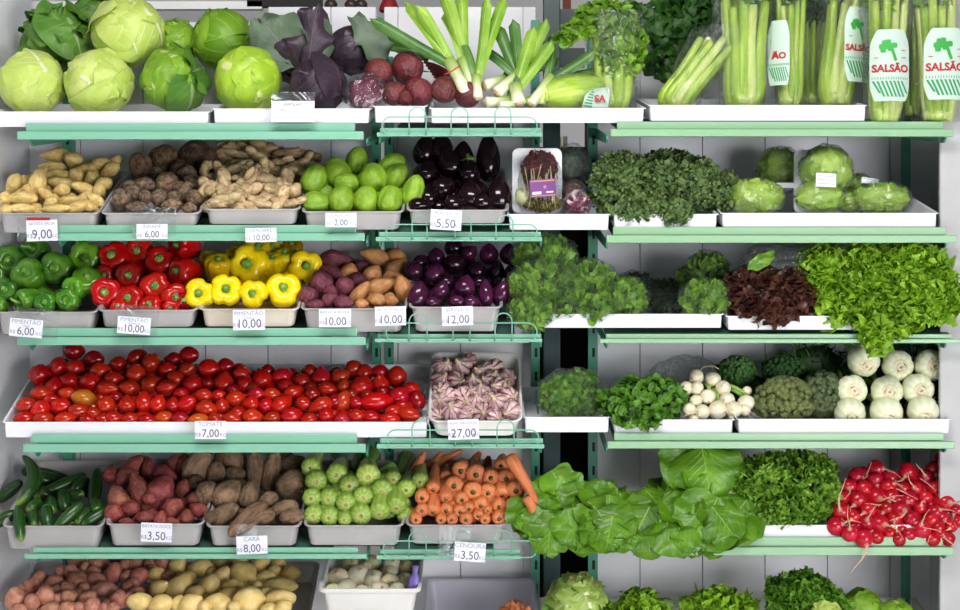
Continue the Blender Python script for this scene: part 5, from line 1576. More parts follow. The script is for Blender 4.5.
# ------------------------------------------------------------------ celery
def celery(px, pytop, pybot, wpx, Y, label, lean=0.0, nrib=9, leaves=True, mat=None, seed=0, group='celery bunches', bag=True, closed=True, leafc=70, spreadt=1.2, cat='celery', leafm='celery'):
    rr = random.Random(seed)
    s = S(Y)
    base = P(px, pybot, Y)
    e = empty('celery_bunch', base, label, cat, group)
    H = (pybot - pytop) / s; w_ = wpx / 2 / s
    for i in range(nrib):
        a = 2 * PI * i / nrib + seed
        q = rr.uniform(.55, .9)
        r0 = w_ * .6 * q
        bx, by = math.cos(a) * r0, math.sin(a) * r0 * .8
        tx, ty = bx * 1.5 * spreadt + lean * H, by * 1.3
        hh = H * rr.uniform(.85, 1.0)
        mb = MB()
        pts = catmull([(bx * .6, by * .6, .004), (bx * 1.25, by * 1.25, H * .14), ((bx + tx) / 2 + lean * H * -.05, (by + ty) / 2, H * .5), (tx, ty, hh)], 4)
        K = len(pts)
        wr = w_ * .30
        tube(mb, pts, [wr * (1.0 - .45 * k / (K - 1)) * (1.1 if k < 3 else 1) for k in range(K)], 12, lambda t, v: 1 + .06 * math.cos(6 * t))
        mb.build('rib', ribp if i % 4 == 0 else rib, e)
    # butt
    mb = MB(); tube(mb, [(0, 0, 0), (0, 0, .012), (0, 0, .03)], [w_ * .5, w_ * .62, w_ * .55], 14, lambda t, v: 1 + .08 * math.cos(7 * t))
    mb.build('butt', ribp, e)
    if leaves:
        ct = Vector((lean * H, 0, H * 1.0))
        foliage('leaves', [(ct, (w_ * 1.0, w_ * .9, H * .16))], leafc, .03, ML[leafm], e, 1.0, .9, 'fan', .12, 3, seed=seed, jit=.8, core=False, front=1)
    if bag:
        mb = MB()
        rad = []
        pts = []
        for k in range(49):
            v = k / 48
            pts.append((lean * H * v, 0, H * 1.12 * v - .004))
            rad.append(w_ * (.86 + .38 * v) * (1 + .05 * math.sin(9 * v + seed)))
        V = []; Fc = []
        off = Vector((seed * 5, 0, 0))
        for k, (p, r_) in enumerate(zip(pts, rad)):
            for i in range(72):
                a = 2 * PI * i / 72
                d = Vector((math.cos(a), math.sin(a) * .85, 0))
                f_ = 1 + .10 * noise.noise(Vector((d.x * 2.5, d.y * 2.5, p[2] * 14)) + off) + .09 * abs(noise.noise(Vector((d.x * 6 + p[2] * 9, d.y * 6, p[2] * 26)) + off)) + .03 * abs(math.sin(a * 7 + p[2] * 30))
                V.append((p[0] + d.x * r_ * f_, p[1] + d.y * r_ * f_, p[2]))
        for k in range(48):
            for i in range(72):
                j = (i + 1) % 72
                Fc.append((k * 72 + i, k * 72 + j, (k + 1) * 72 + j, (k + 1) * 72 + i))
        Fc.append(list(range(72))[::-1])
        mb.add(V, Fc)
        mb.build('plastic_bag', M['film'], e)
    return e, base, w_, H

def text_mesh(txt, size, mat, parent, loc, name='lettering', align='CENTER', sx=1.0, off=.0, curve=None):
    cu = bpy.data.curves.new('t', 'FONT')
    cu.body = txt
    cu.size = size
    cu.align_x = align
    cu.align_y = 'CENTER'
    cu.offset = off
    cu.resolution_u = 3
    ob = bpy.data.objects.new('t', cu)
    COL.objects.link(ob)
    bpy.context.view_layer.update()
    dg = bpy.context.evaluated_depsgraph_get()
    me = bpy.data.meshes.new_from_object(ob.evaluated_get(dg))
    bpy.data.objects.remove(ob)
    bpy.data.curves.remove(cu)
    me.name = name
    me.materials.clear()
    me.materials.append(mat)
    V = np.empty(len(me.vertices) * 3, np.float32)
    me.vertices.foreach_get('co', V)
    V = V.reshape(-1, 3)
    # text lies in XY: stand it up in XZ facing -Y
    W_ = np.stack([V[:, 0] * sx, -V[:, 2], V[:, 1]], 1)
    if curve:
        W_[:, 1] += curve * (W_[:, 0] + loc[0]) ** 2
    me.vertices.foreach_set('co', W_.astype(np.float32).ravel())
    me.update()
    o = link(name, me, parent)
    o.location = loc
    return o

M['lred'] = plain('print_red', (176, 24, 36), None, .5)
M['lgreen'] = plain('print_green', (40, 150, 88), (36, 140, 80), .5, 3)
M['lleaf'] = plain('print_leaf_green', (60, 170, 70), (44, 150, 60), .5, 20)
M['lwhite'] = plain('print_white', (196, 216, 204), (188, 208, 196), .4, 3)
def bag_label(e, w_, zc, hgt, wd, y, txt='SALSÃO', x=0.0, part=None, leafpic=True, tsz=None):
    """printed label curving round the bag: pale shield, parsley picture, red word, green slanted stripes"""
    cv = 1 / (2 * w_ * 1.3)
    def Yc(xx): return y + cv * xx * xx
    mb = MB()
    def fn(u, v):
        xx = x + (u - .5) * wd * (1.0 - .35 * max(0, (v - .72) / .28) ** 2 - .22 * max(0, (.25 - v) / .25) ** 2)
        return (xx, Yc(xx), zc - hgt / 2 + v * hgt)
    V, Fc, UV = grid(12, 14, fn)
    V2 = [(a, b + .0008, c) for a, b, c in V]
    mb.add(V, Fc, UV); mb.add(V2, [f[::-1] for f in Fc], UV)
    lb = mb.build('printed_label', M['lwhite'], e, label='pale label with green stripes and red word')
    # slanted stripes near the foot
    mb = MB()
    n = 8
    for i in range(n):
        x0 = x + (-.44 + .88 * i / (n - 1)) * wd * .80
        z0 = zc - hgt * .44 + (.05 * hgt if i in (0, n - 1) else 0); z1 = zc - hgt * .22
        dx = -wd * .16
        sw = wd * .026
        V = []
        for (zx, t) in ((z0, 0), ((z0 + z1) / 2, .5), (z1, 1)):
            for d_ in (-sw, sw):
                xx = x0 + dx * (t - .5) + d_
                V.append((xx, Yc(xx) - .0008, zx))
        mb.add(V, [(0, 1, 3, 2), (2, 3, 5, 4)])
    mb.build('stripes', M['lgreen'], lb)
    mb = MB()
    n = 15
    for i in range(n):
        x0 = x + (-.45 + .9 * i / (n - 1)) * wd
        z0 = zc - hgt * .2; z1 = zc - hgt * .165
        V = [(x0 - .001, Yc(x0) - .0008, z0), (x0 + .001, Yc(x0) - .0008, z0), (x0 + .001, Yc(x0) - .0008, z1), (x0 - .001, Yc(x0) - .0008, z1)]
        mb.add(V, [(0, 1, 2, 3)])
    mb.build('dotted_line', M['lgreen'], lb)
    text_mesh(txt, tsz or wd * .26, M['lred'], lb, (x, y - .001, zc - hgt * .05), 'word', off=.0012, curve=cv)
    if leafpic:
        rr = random.Random(3)
        mb = MB()
        for k in range(11):
            a = rr.uniform(0, 6.28); q = rr.uniform(0, .17) * wd
            cx = x - .08 * wd + q * math.cos(a) * 1.2; cz = zc + hgt * .27 + q * math.sin(a)
            V = [(cx + .07 * wd * math.cos(t * PI / 4) * (1 + .2 * (t % 2)), 0, cz + .07 * wd * math.sin(t * PI / 4) * (1 + .2 * (t % 2))) for t in range(8)]
            V = [(p[0], Yc(p[0]) - .0008 - .00005 * k, p[2]) for p in V]
            mb.add(V, [tuple(range(8))])
        V = [(x - .02 * wd, 0, zc + hgt * .22), (x + .09 * wd, 0, zc + hgt * .05), (x + .16 * wd, 0, zc + hgt * .07), (x + .05 * wd, 0, zc + hgt * .25)]
        mb.add([(p[0], Yc(p[0]) - .0009, p[2]) for p in V], [(0, 1, 2, 3)])
        mb.build('leaf_picture', M['lleaf'], lb)
        mb = MB()
        for k, (lx, lz, lw) in enumerate(((.3, .2, .12), (.3, .1, .14), (-.32, .1, .1), (.05, -.3 + .17, .0))):
            if lw: mb.add([(x + (lx - lw) * wd, Yc(x + lx * wd) - .0008, zc + lz * hgt), (x + (lx + lw * .6) * wd, Yc(x + lx * wd) - .0008, zc + lz * hgt), (x + (lx + lw * .6) * wd, Yc(x + lx * wd) - .0008, zc + lz * hgt + .002), (x + (lx - lw) * wd, Yc(x + lx * wd) - .0008, zc + lz * hgt + .002)], [(0, 1, 2, 3)])
        mb.build('fine_print', M['lred'], lb)
    return lb

celery(614, 22, 107, 46, .12, 'short celery in a clear bag with bright leafy top', seed=1, spreadt=1.3, leafc=150, nrib=8)
foliage('celery_leaves', [E3(622, 50, .10, 24, 30, 14)], 170, .03, ML['celery'], None, 1, .9, 'fan', .12, 3, seed=7, jit=.8, core=False, label='bright celery leaves pressed inside the short bag', cat='celery leaves', kind='stuff')
celery(677, 36, 107, 46, .10, 'celery bag leaning to the right, second from the gap', lean=.62, seed=2, leaves=False, nrib=9)
celery(742, -6, 106, 50, .10, 'widest upright celery bag without a label', seed=3, nrib=11, leafc=60)
e, b, w_, H = celery(789, -8, 105, 32, .12, 'narrow celery bag with the label turned aside', seed=4, nrib=8, leafc=50)
bag_label(e, w_, .155, .20, .06, -w_ * 1.16, 'ÃO', x=-.040, leafpic=False, tsz=.026)
e, b, w_, H = celery(836, -8, 103, 46, .13, 'celery bag behind, half covered by the bag hanging over the rim', lean=.12, seed=5, nrib=9, leafc=60)
bag_label(e, w_, .17, .23, .10, -w_ * 1.2, 'SALSÃO', x=.055)
e, b, w_, H = celery(884, -8, 121, 42, .03, 'labelled celery bag hanging lowest over the shelf edge', lean=.02, seed=6, nrib=9, leafc=50)
bag_label(e, w_, .158, .215, .118, -w_ * 1.22)
e, b, w_, H = celery(937, -8, 120, 48, .04, 'labelled celery bag at the right end of the top shelf', lean=-.03, seed=7, nrib=10, leafc=50)
bag_label(e, w_, .158, .215, .124, -w_ * 1.22)
celery(911, 0, 116, 26, .10, 'slim celery bunch squeezed between the two labelled bags', lean=0, seed=8, nrib=6, leafc=30)
celery(812, 10, 103, 26, .22, 'darker celery bunch standing behind the narrow bag', seed=9, nrib=6, leafc=60, leafm='celeryd')
# dark leaves hanging behind the celery bags
foliage('leafy_tops', [E3(690, 30, .30, 46, 34, 20), E3(650, 20, .30, 40, 16, 14), E3(740, 10, .32, 60, 22, 14), E3(672, 62, .26, 30, 18, 12)], 520, .042, ML['celeryd'], None, 1, .9, 'fan', .12, 3, seed=8, jit=.7, label='dark celery leaf tops behind the leaning bag', cat='celery leaves', kind='stuff')
foliage('leafy_tops', [E3(860, 14, .30, 90, 30, 14)], 330, .04, ML['celeryd'], None, 1, .9, 'fan', .12, 3, seed=18, jit=.7, label='dark celery leaf tops behind the labelled bags', cat='celery leaves', kind='stuff')
foliage('celery_top', [E3(606, 14, .10, 30, 12, 12), E3(582, 28, .08, 18, 11, 9), E3(566, 38, .06, 10, 8, 6)], 210, .032, ML['celery'], None, 1.3, .8, 'fan', .12, 3, seed=9, jit=.5, lift=(-.6, 0, -.3), label='bright celery leaves drooping over the dark gap', cat='celery leaves', kind='stuff')
# wrapped celery hearts lying on the tray
e = empty('celery_heart', P(575, 92, .10), 'celery heart in film with green striped label lying down', 'celery')
q_ = Vector((-1, -.25, -.12)).normalized().to_track_quat('Z', 'Y').to_matrix()
mb = MB(); lathe([(-.115, .02), (-.10, .034), (-.03, .05), (.04, .05), (.08, .036), (.095, .03)], 32, lambda a, t: 1 + .10 * abs(math.cos(a * 4)), nz=.02, mb=mb)
o = mb.build('ribs', rib, e); o.rotation_euler = q_.to_euler()
mb = MB(); tube(mb, [(0, 0, .085), (0, 0, .099), (0, 0, .102)], [.028, .026, .018], 16, lambda a, t: 1 + .08 * math.cos(7 * a))
o = mb.build('butt', ribp, e); o.rotation_euler = q_.to_euler()
film_wrap(e, [(Vector((-.005, 0, .0)), (.105, .05, .055))], seed=4)
mb = MB()
V = [P(582, 107.5, .035), P(608, 107.5, .05), P(611, 86, .075), P(592, 89, .06), P(585, 95, .045)]
V = [v - e.location for v in V]
mb.add([tuple(v) for v in V] + [tuple(v + Vector((0, .001, 0))) for v in V], [(0, 1, 2, 3, 4), (9, 8, 7, 6, 5)])
lb = mb.build('printed_label', M['lwhite'], e, label='pale label with green stripes')
mb = MB()
for k in range(6):
    a = P(583 + k * 1.6, 106 - k * 2.8, .034 + .0035 * k) - e.location; b = P(592 + k * .4, 107 - k * 2.8, .037 + .0035 * k) - e.location
    mb.add([tuple(a), tuple(b), tuple(b + Vector((0, 0, .004))), tuple(a + Vector((0, 0, .004)))], [(0, 1, 2, 3)])
mb.build('stripes', M['lgreen'], lb)
t = text_mesh('SA', .03, M['lred'], lb, tuple(P(600, 99, .04) - e.location), 'word', off=.001)
e = empty('celery_heart', P(546, 97, .09), 'small pale celery heart behind the tied leek', 'celery')
for k in range(4):
    mb = MB(); tube(mb, catmull([P(541 + k, 104, .07 + .01 * k) - e.location, P(543 + k * 2, 92, .07 + .01 * k) - e.location, P(556 + k * 2, 82, .10) - e.location], 4), .012, 10); mb.build('rib', ribp, e)

# ------------------------------------------------------------------ row of kale and wrapped lettuces
e = empty('kale_bunch', P(640, 190, .10), 'huge dark curly flowering kale bunch spilling over the tray', 'kale')
L0 = e.location
def rel(ells): return [(c - L0, r_) for c, r_ in ells]
ke = [E3(622, 186, .10, 33, 34, 26), E3(660, 190, .09, 30, 30, 26), E3(694, 184, .11, 28, 28, 24), E3(668, 168, .14, 34, 18, 18), E3(716, 196, .12, 18, 20, 20), E3(636, 206, .03, 34, 16, 14), E3(676, 212, .01, 16, 14, 10)]
foliage('ruffled_leaves', rel(ke), 1500, .019, ML['kale'], e, 1, 1, 'fan', .28, 4, seed=21, jit=.8, coremat=ML['kale'])
foliage('green_buds', rel([(c, tuple(q * 1.03 for q in r_)) for c, r_ in ke]), 2400, .009, ML['kfl'], e, 1, 1, 'round', .2, 3, seed=22, jit=1, core=False, nu=2, nv=2)
foliage('broad_leaves', rel(ke), 60, .045, ML['kalel'], e, 1, .6, 'oval', .05, 3, seed=23, jit=.7, core=False, lift=(0, -.2, -.3))
e = empty('kale_bunch', P(729, 186, .13), 'small kale tuft beside the film wrapped lettuce', 'kale')
L0 = e.location
foliage('ruffled_leaves', rel([E3(728, 186, .14, 11, 14, 9)]), 130, .022, ML['kale'], e, 1, 1, 'fan', .28, 4, seed=31, jit=.8)
foliage('green_buds', rel([E3(728, 184, .14, 11.5, 15, 9)]), 220, .010, ML['kfl'], e, 1, 1, 'round', .2, 3, seed=32, jit=1, core=False, nu=2, nv=2)

def lettuce_pack(px, py, rx, rz, Y, label, seed, pole=(0, -.6, -.8), mat='icew', sticker=None, tray_=None, group='film wrapped lettuces'):
    s = S(Y)
    e = head('wrapped_lettuce', P(px, py, Y), rz / s * .94, pole, ML[mat], label, 'lettuce', group, nl=8, seed=seed, lift=.10, ruff=.006, rf=4, wide=1.0)
    e.scale = (rx / rz, 1, 1)
    film_wrap(e, [(Vector(), (rz / s, rz / s, rz / s))], seed=seed, grow=1.05)
    return e
lettuce_pack(779, 168, 22, 20, .26, 'wrapped lettuce highest at the back, in a dim bag', 41, mat='icew')
lettuce_pack(757, 197, 26, 18, .10, 'wrapped round lettuce beside the kale, front of tray', 42)
e = lettuce_pack(826, 170, 25, 24, .10, 'upper lettuce of the pair in the standing foam pack', 43)
lettuce_pack(820, 197, 24, 16, .07, 'lower lettuce of the pair in the standing foam pack', 44)
lettuce_pack(858, 188, 16, 14, .17, 'half hidden wrapped lettuce behind the lowest flat one', 45)
lettuce_pack(882, 198, 27, 16, .09, 'darker flat wrapped lettuce at the right end of the tray', 46, mat='icew')
lettuce_pack(850, 201, 14, 10, .12, 'pale wrapped lettuce squeezed low beside the foam pack', 48)
# foam pack standing behind the pair, its sticker
mb = MB()
a = P(796, 212, .13); b = P(844, 150, .17)
pts = rrect(a.x, b.x, a.z, b.z, .015)
V = [(x, .155, z) for x, z in pts] + [(x, .165, z) for x, z in pts]
n = len(pts)
mb.add(V, [list(range(n)), list(range(n, 2 * n))[::-1]] + [(i, i + n, (i + 1) % n + n, (i + 1) % n) for i in range(n)])
mb.build('foam_pack', M['foam'], None, False, label='white foam sheet standing upright behind two stacked lettuces', cat='foam tray')
def sticker(px, py, w_, h_, Y, rot, label, nlines=3, parent=None):
    e = empty('paper_sticker', P(px, py, Y), label, 'sticker')
    s = S(Y)
    bevel(MB().box((-w_ / 2 / s, -.0005, -h_ / 2 / s), (w_ / 2 / s, .0005, h_ / 2 / s)).build('paper', M['card'], e, False), .0003, 1)
    mb = MB()
    for k in range(nlines):
        z = (h_ / s) * (.28 - .28 * k)
        for q in range(7):
            x0 = (-.42 + q * .12) * w_ / s
            mb.box((x0, -.0011, z - .0012), (x0 + .09 * w_ / s, -.0006, z + .0012))
    mb.build('printed_lines', M['inkl'], e, False)
    e.rotation_euler = (math.radians(-8), math.radians(-rot), 0)
    return e
sticker(826, 180, 20, 14, .015, -3, 'white printed sticker on the upper lettuce of the foam pack')
sticker(870, 181, 17, 6, .105, -8, 'small white sticker on the half hidden wrapped lettuce', 1)
# small shelf of foam under the dim bag
a = P(764, 184, .16); MB().box((a.x, .16, a.z - .012), (P(797, 184, .16).x, .34, a.z + .004)).build('foam_tray', M['foam'], None, False, label='flat white foam tray under the highest wrapped lettuce', cat='foam tray')
# radicchio pack
e = empty('radicchio_pack', P(541, 182, .09), 'white foam pack of reddish salad standing with purple label', 'salad pack')
def slab(x0, x1, y0, y1, Y, th, r_):
    a = P(x0, y1, Y) - e.location; b = P(x1, y0, Y) - e.location
    pts = rrect(a.x, b.x, a.z, b.z, r_)
    n = len(pts)
    V = [(x, a.y, z) for x, z in pts] + [(x, a.y + th, z) for x, z in pts]
    return MB().add(V, [list(range(n))[::-1], list(range(n, 2 * n))] + [(i, (i + 1) % n, (i + 1) % n + n, i + n) for i in range(n)])
mb = slab(512, 562, 148, 213, .12, .012, .02)
bevel(mb.build('foam_tray', M['foam'], e, False), .003)
L0 = e.location
red = leafmat('red_salad_leaf', (84, 22, 30), (124, 44, 48), None, .35, 40, trans=.1)
foliage('red_leaves', rel([E3(540, 170, .10, 17, 19, 10)]), 420, .016, red, e, 1, .9, 'fan', .25, 4, seed=51, jit=.8)
wr = plain('pale_salad_root', (206, 204, 166), (176, 180, 130), .4, 30)
rr = random.Random(5)
mb = MB()
for k in range(16):
    x = rr.uniform(522, 556)
    tube(mb, catmull([P(x, 205 + rr.uniform(-3, 4), .065) - L0, P(x + rr.uniform(-3, 3), 190, .06) - L0, P(x + rr.uniform(-3, 3), 170 + rr.uniform(-6, 8), .068) - L0], 3), .0016, 5)
mb.build('pale_stems', wr, e)
mb = lathe_at(MB(), P(523, 197, .085) - L0, (.026, .022, .026), 3)
mb.build('white_bulb', wr, e)
foliage('lower_leaves', rel([E3(542, 203, .085, 19, 8, 9)]), 150, .016, leafmat('olive_salad_leaf', (96, 80, 50), (150, 140, 80), None, .35, 40, trans=.1), e, 1, .9, 'fan', .25, 4, seed=53, jit=.8)
film_wrap(e, rel([E3(540, 182, .09, 22, 30, 14)]), seed=6, nz=.06, grow=1.0, mat=M['film2'])
s = S(.03)
pl = empty('purple_label', P(543, 188, .034) - L0, None, None)
pl.parent = e
mp = plain('purple_print', (126, 72, 138), (114, 62, 128), .4, 6)
MB().box((-13 / s, 0, -9 / s), (13 / s, .001, 9 / s)).build('label_field', mp, pl, False)
MB().box((-12 / s, -.0006, 6.6 / s), (12 / s, 0, 7.8 / s)).box((-12 / s, -.0006, -8 / s), (12 / s, 0, -7 / s)).build('label_lines', plain('gold_print', (206, 150, 90), None, .4), pl, False)
MB().box((-11 / s, -.0006, -6 / s), (-2 / s, 0, -3.4 / s)).box((3 / s, -.0006, -5 / s), (10 / s, 0, -3.6 / s)).build('label_white_bars', M['card'], pl, False)
mb = MB()
for k in range(5):
    a = k * 2 * PI / 5
    mb.add([(2 / s + .006 * math.cos(a + t) * q, -.0007, .006 * math.sin(a + t) * q + 1 / s) for t, q in ((-.4, .4), (0, 1.4), (.4, .4))] + [(2 / s, -.0007, 1 / s)], [(0, 1, 2, 3)])
mb.build('label_flower', plain('pink_print', (236, 180, 190), None, .4), pl, False)
pl.rotation_euler = (0, math.radians(-4), 0)
# grey mesh ball and small wrapped radicchio
def meshmat():
    n = NT('dusty_green_rind'); f = n.noise(30, 4, .7)
    n.bump(n.noise(60, 3), .7, .01)
    return n.fin(n.ramp(f, [(.35, srgb((44, 52, 44))), (.65, srgb((84, 96, 82)))]), .6, .4)
o = MB(); lathe_at(o, (0, 0, 0), (.052, .05, .058), 5, .06, 2, 28, 18)
o = o.build('round_squash', meshmat(), None, label='dull grey-green round squash behind the foam pack', cat='squash'); o.location = P(571, 165, .2)
film_wrap(o, [(Vector(), (.055, .053, .061))], seed=3, mat=M['film2'])
o = hd('radicchio_ball', 577, 203, 24, .07, (.2, -.6, .7), MR, 'small wrapped red radicchio between the pack and the kale', 'radicchio', seed=23, nl=5)
film_wrap(o, [(Vector(), (.04, .036, .038))], seed=8)
o = hd('radicchio_ball', 574, 192, 22, .14, (.2, -.6, .7), ML['redlet'], 'dark purple wrapped radicchio behind the small one', 'radicchio', seed=24, nl=5)
film_wrap(o, [(Vector(), (.038, .036, .036))], seed=9)

# ------------------------------------------------------------------ herb bundles in film
def bundle(kind, label, cat, ells, count, size, mat, seed, group=None, film=True, filmells=None, fmat=None, **kw):
    c = ells[0][0].copy()
    e = empty(kind, c, label, cat, group)
    el = [(a - c, b) for a, b in ells]
    foliage('leaves', el, count, size, ML[mat], e, seed=seed, **kw)
    if film:
        film_wrap(e, [(a - c, b) for a, b in (filmells or ells)], seed=seed, grow=1.13, mat=fmat or M['film2'], nz=.16)
    return e
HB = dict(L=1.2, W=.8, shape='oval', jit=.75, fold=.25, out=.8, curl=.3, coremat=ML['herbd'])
HG = 'film wrapped green herb bundles'
bundle('herb_bundle', 'topmost wrapped herb bundle, beside the purple eggplants', 'herbs', [E3(545, 258, .13, 30, 22, 26), E3(562, 276, .12, 22, 16, 18)], 520, .031, 'herb', 61, HG, **HB)
bundle('herb_bundle', 'wrapped herb bundle under the topmost one', 'herbs', [E3(540, 284, .06, 28, 24, 24), E3(568, 292, .07, 20, 20, 20)], 560, .031, 'herb', 62, HG, **HB)
bundle('herb_bundle', 'lowest wrapped herb bundle hanging over the wire rail', 'herbs', [E3(532, 312, .02, 22, 16, 16), E3(560, 308, .04, 16, 12, 12)], 320, .029, 'herb', 63, HG, **HB)
bundle('herb_bundle', 'wrapped herb bundle in the middle, above the white tray', 'herbs', [E3(592, 284, .10, 22, 22, 20), E3(596, 306, .04, 22, 14, 16)], 440, .031, 'herb', 64, HG, **HB)
bundle('herb_bundle', 'wrapped herb bundle whose film end faces outward', 'herbs', [E3(626, 298, .08, 20, 19, 18)], 260, .028, 'herb', 65, HG, **HB)
bundle('herb_bundle', 'dim herb bundle behind the outward facing one', 'herbs', [E3(636, 291, .22, 22, 18, 16)], 260, .024, 'herbd', 66, HG, **HB)
bundle('herb_bundle', 'darkest herb bundle lying flat beside the leaning pair', 'herbs', [E3(668, 296, .22, 24, 16, 16)], 240, .024, 'herbd', 67, HG, **HB)
bundle('herb_bundle', 'herb bundle in a pointed bag, upper of the pair', 'herbs', [E3(708, 268, .16, 19, 15, 16), E3(694, 282, .2, 18, 16, 14)], 260, .028, 'herb', 68, HG, **HB)
bundle('herb_bundle', 'round herb bundle facing out, lower of the pair', 'herbs', [E3(706, 298, .06, 24, 17, 22)], 280, .029, 'herb', 69, HG, **HB)
# red leaf lettuce and curly lettuces
e = bundle('red_leaf_lettuce', 'dark red leaf lettuce in a clear bag', 'lettuce', [E3(752, 294, .07, 26, 26, 22), E3(788, 296, .07, 26, 26, 22), E3(768, 310, .03, 26, 14, 14)], 430, .05, 'redlet', 71, None, film=False, L=1, W=1.05, shape='fan', ruff=.22, rf=3, jit=.55, nu=6, nv=4, out=.9, lift=(0, 0, -.2), coremat=ML['redlet'])
film_wrap(e, [(Vector(P(774, 262, .09)) - e.location, (.10, .06, .045))], seed=12, nz=.35, nsc=3)
bigleaf(e, 748, 270, .03, 34, 34, 15, ML['herb'], (0, -1, .4), name='green_leaf', label='single bright green leaf', ruff=.006)
CU = dict(L=1, W=1.15, shape='fan', ruff=.4, rf=6, jit=.6, nu=11, nv=6, out=1.0, lift=(0, -.1, 0), curl=.25)
CG = 'bright curly lettuces'
def curly(label, ells, count, seed, size=.046, mat='curly', group=CG):
    return bundle('curly_lettuce', label, 'lettuce', ells, count, size, mat, seed, group, film=False, **CU)
curly('bright curly lettuce next to the red leaf lettuce', [E3(822, 276, .08, 22, 28, 20), E3(832, 304, .06, 20, 22, 18)], 320, 72)
curly('largest bright curly lettuce, in the middle with a drooping tail', [E3(868, 266, .05, 26, 22, 18), E3(868, 298, .03, 32, 28, 20), E3(876, 334, -.03, 12, 17, 9), E3(898, 320, .0, 18, 15, 10)], 580, 73)
curly('bright curly lettuce at the shelf end by the side wall', [E3(914, 268, .02, 32, 22, 18), E3(930, 296, .0, 29, 26, 18)], 420, 74, size=.04)
mb = lathe_at(MB(), (0, 0, 0), (.045, .02, .03), 4, .35, 3, 20, 12)
o = mb.build('plastic_bag_end', filmmat('green_tinted_film', (120, 190, 140), .3), None, label='greenish crumpled plastic bag top above the curly lettuce', cat='plastic bag'); o.location = P(826, 253, .1)

# ------------------------------------------------------------------ row of parsley, watercress, turnips, broccoli, fennel
bundle('parsley_bundle', 'parsley in a clear film bag on the white tray', 'parsley', [E3(566, 396, .08, 26, 22, 22), E3(586, 400, .09, 16, 18, 16), E3(580, 382, .1, 18, 12, 14)], 800, .017, 'parsley', 81, None, L=1, W=1, shape='fan', ruff=.2, rf=3, jit=.9, out=.7)
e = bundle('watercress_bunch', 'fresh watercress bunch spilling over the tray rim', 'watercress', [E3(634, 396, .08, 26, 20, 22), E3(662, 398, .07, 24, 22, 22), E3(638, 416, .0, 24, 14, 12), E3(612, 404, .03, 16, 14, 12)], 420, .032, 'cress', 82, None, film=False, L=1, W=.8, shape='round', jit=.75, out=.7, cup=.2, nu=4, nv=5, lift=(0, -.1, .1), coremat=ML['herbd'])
# leaves of the turnip bunch
foliage('turnip_greens', [E3(716, 398, .16, 34, 14, 14)], 60, .03, ML['herbd'], None, seed=83, label='dark turnip leaves under the white turnips', cat='turnip leaves', kind='stuff')
e = empty('turnip_stalks', P(722, 396, .08), 'pale green turnip stalks between the white turnips', 'turnip stalks')
for k, (a, b) in enumerate((((726, 384), (746, 394)), ((728, 388), (744, 397)), ((716, 390), (719, 404)), ((706, 384), (711, 394)), ((713, 388), (716, 402)))):
    mb = MB(); p0 = P(*a, .13) - e.location; p1 = P(*b, .1) - e.location
    tube(mb, [p0, (p0 + p1) / 2 + Vector((0, -.01, .003)), p1], .006, 8); mb.build('stalk', stemg, e)
mb = MB(); tube(mb, catmull([P(700, 371, .14), P(704, 367, .13), P(713, 366, .12), P(719, 369, .12)], 4), .0012, 5)
mb.build('turnip_root_hair', mr, None, label='thin curling root above the topmost turnip', cat='root')
o = MB(); lathe_at(o, (0, 0, 0), (.11, .05, .06), 15, .3, 3, 26, 16)
o = o.build('crumpled_bag', M['film'], None, label='crumpled clear plastic bag behind the watercress', cat='plastic bag'); o.location = P(684, 375, .24)

def broccoli(px, py, rx, rz, Y, c1, c2, label, seed, leaves=0):
    rr = random.Random(seed)
    s = S(Y)
    e = empty('broccoli_head', P(px, py, Y), label, 'broccoli', 'broccoli heads')
    mt_ = NT('broccoli_bud')
    f = mt_.noise(90, 3)
    mt_.bump(mt_.noise(260, 2), .9, .004)
    c = mt_.ramp(f, [(.35, srgb(c1)), (.65, srgb(c2))])
    bm_ = mt_.fin(c, .7, .25)
    mb = MB()
    X, Z, Yr = rx / s, rz / s, min(rx, rz) / s
    for k in range(170):
        d = sphere_pt(rr, .45, -.6)
        c_ = Vector((d.x * X * .9, d.y * Yr * .9, d.z * Z * .9))
        r_ = rr.uniform(.10, .17) * min(X, Z)
        # each floret: a lumpy dome
        V = []; Fc = []
        sg, nr = 9, 6
        for j in range(nr + 1):
            th = PI * j / nr
            for i in range(sg):
                a = 2 * PI * i / sg
                dd = Vector((math.sin(th) * math.cos(a), math.sin(th) * math.sin(a), -math.cos(th)))
                kk = 1 + .22 * noise.noise(dd * 3.2 + Vector((k, seed, 0))) + .1 * noise.noise(dd * 8 + Vector((k, seed, 0)))
                V.append(c_ + dd * r_ * kk)
        for j in range(nr):
            for i in range(sg):
                i2 = (i + 1) % sg
                Fc.append((j * sg + i, j * sg + i2, (j + 1) * sg + i2, (j + 1) * sg + i))
        mb.add([tuple(v) for v in V], Fc)
    lathe_at(mb, (0, 0, 0), (X * .84, Yr * .84, Z * .84), seed)
    mb.build('crown', bm_, e)
    mb = MB(); tube(mb, [(0, Yr * .3, -Z * .5), (0, Yr * .8, -Z * .8)], [Z * .3, Z * .28], 12); mb.build('stalk', stemg, e)
    if leaves:
        foliage('leaves', [(Vector((0, .01, .0)), (X * 1.1, Yr, Z * 1.1))], leaves, .04, ML['kalel'] if c1[0] > 60 else ML['frond'], e, 1, .6, 'oval', .05, 2, seed=seed, core=False, jit=.6, front=.3)
    return e
broccoli(784, 401, 31, 25, .09, (88, 100, 58), (120, 130, 78), 'largest olive broccoli head in front beside the turnips', 91)
broccoli(822, 396, 22, 26, .13, (72, 86, 56), (104, 116, 78), 'greyish broccoli head touching the fennel bulbs', 92)
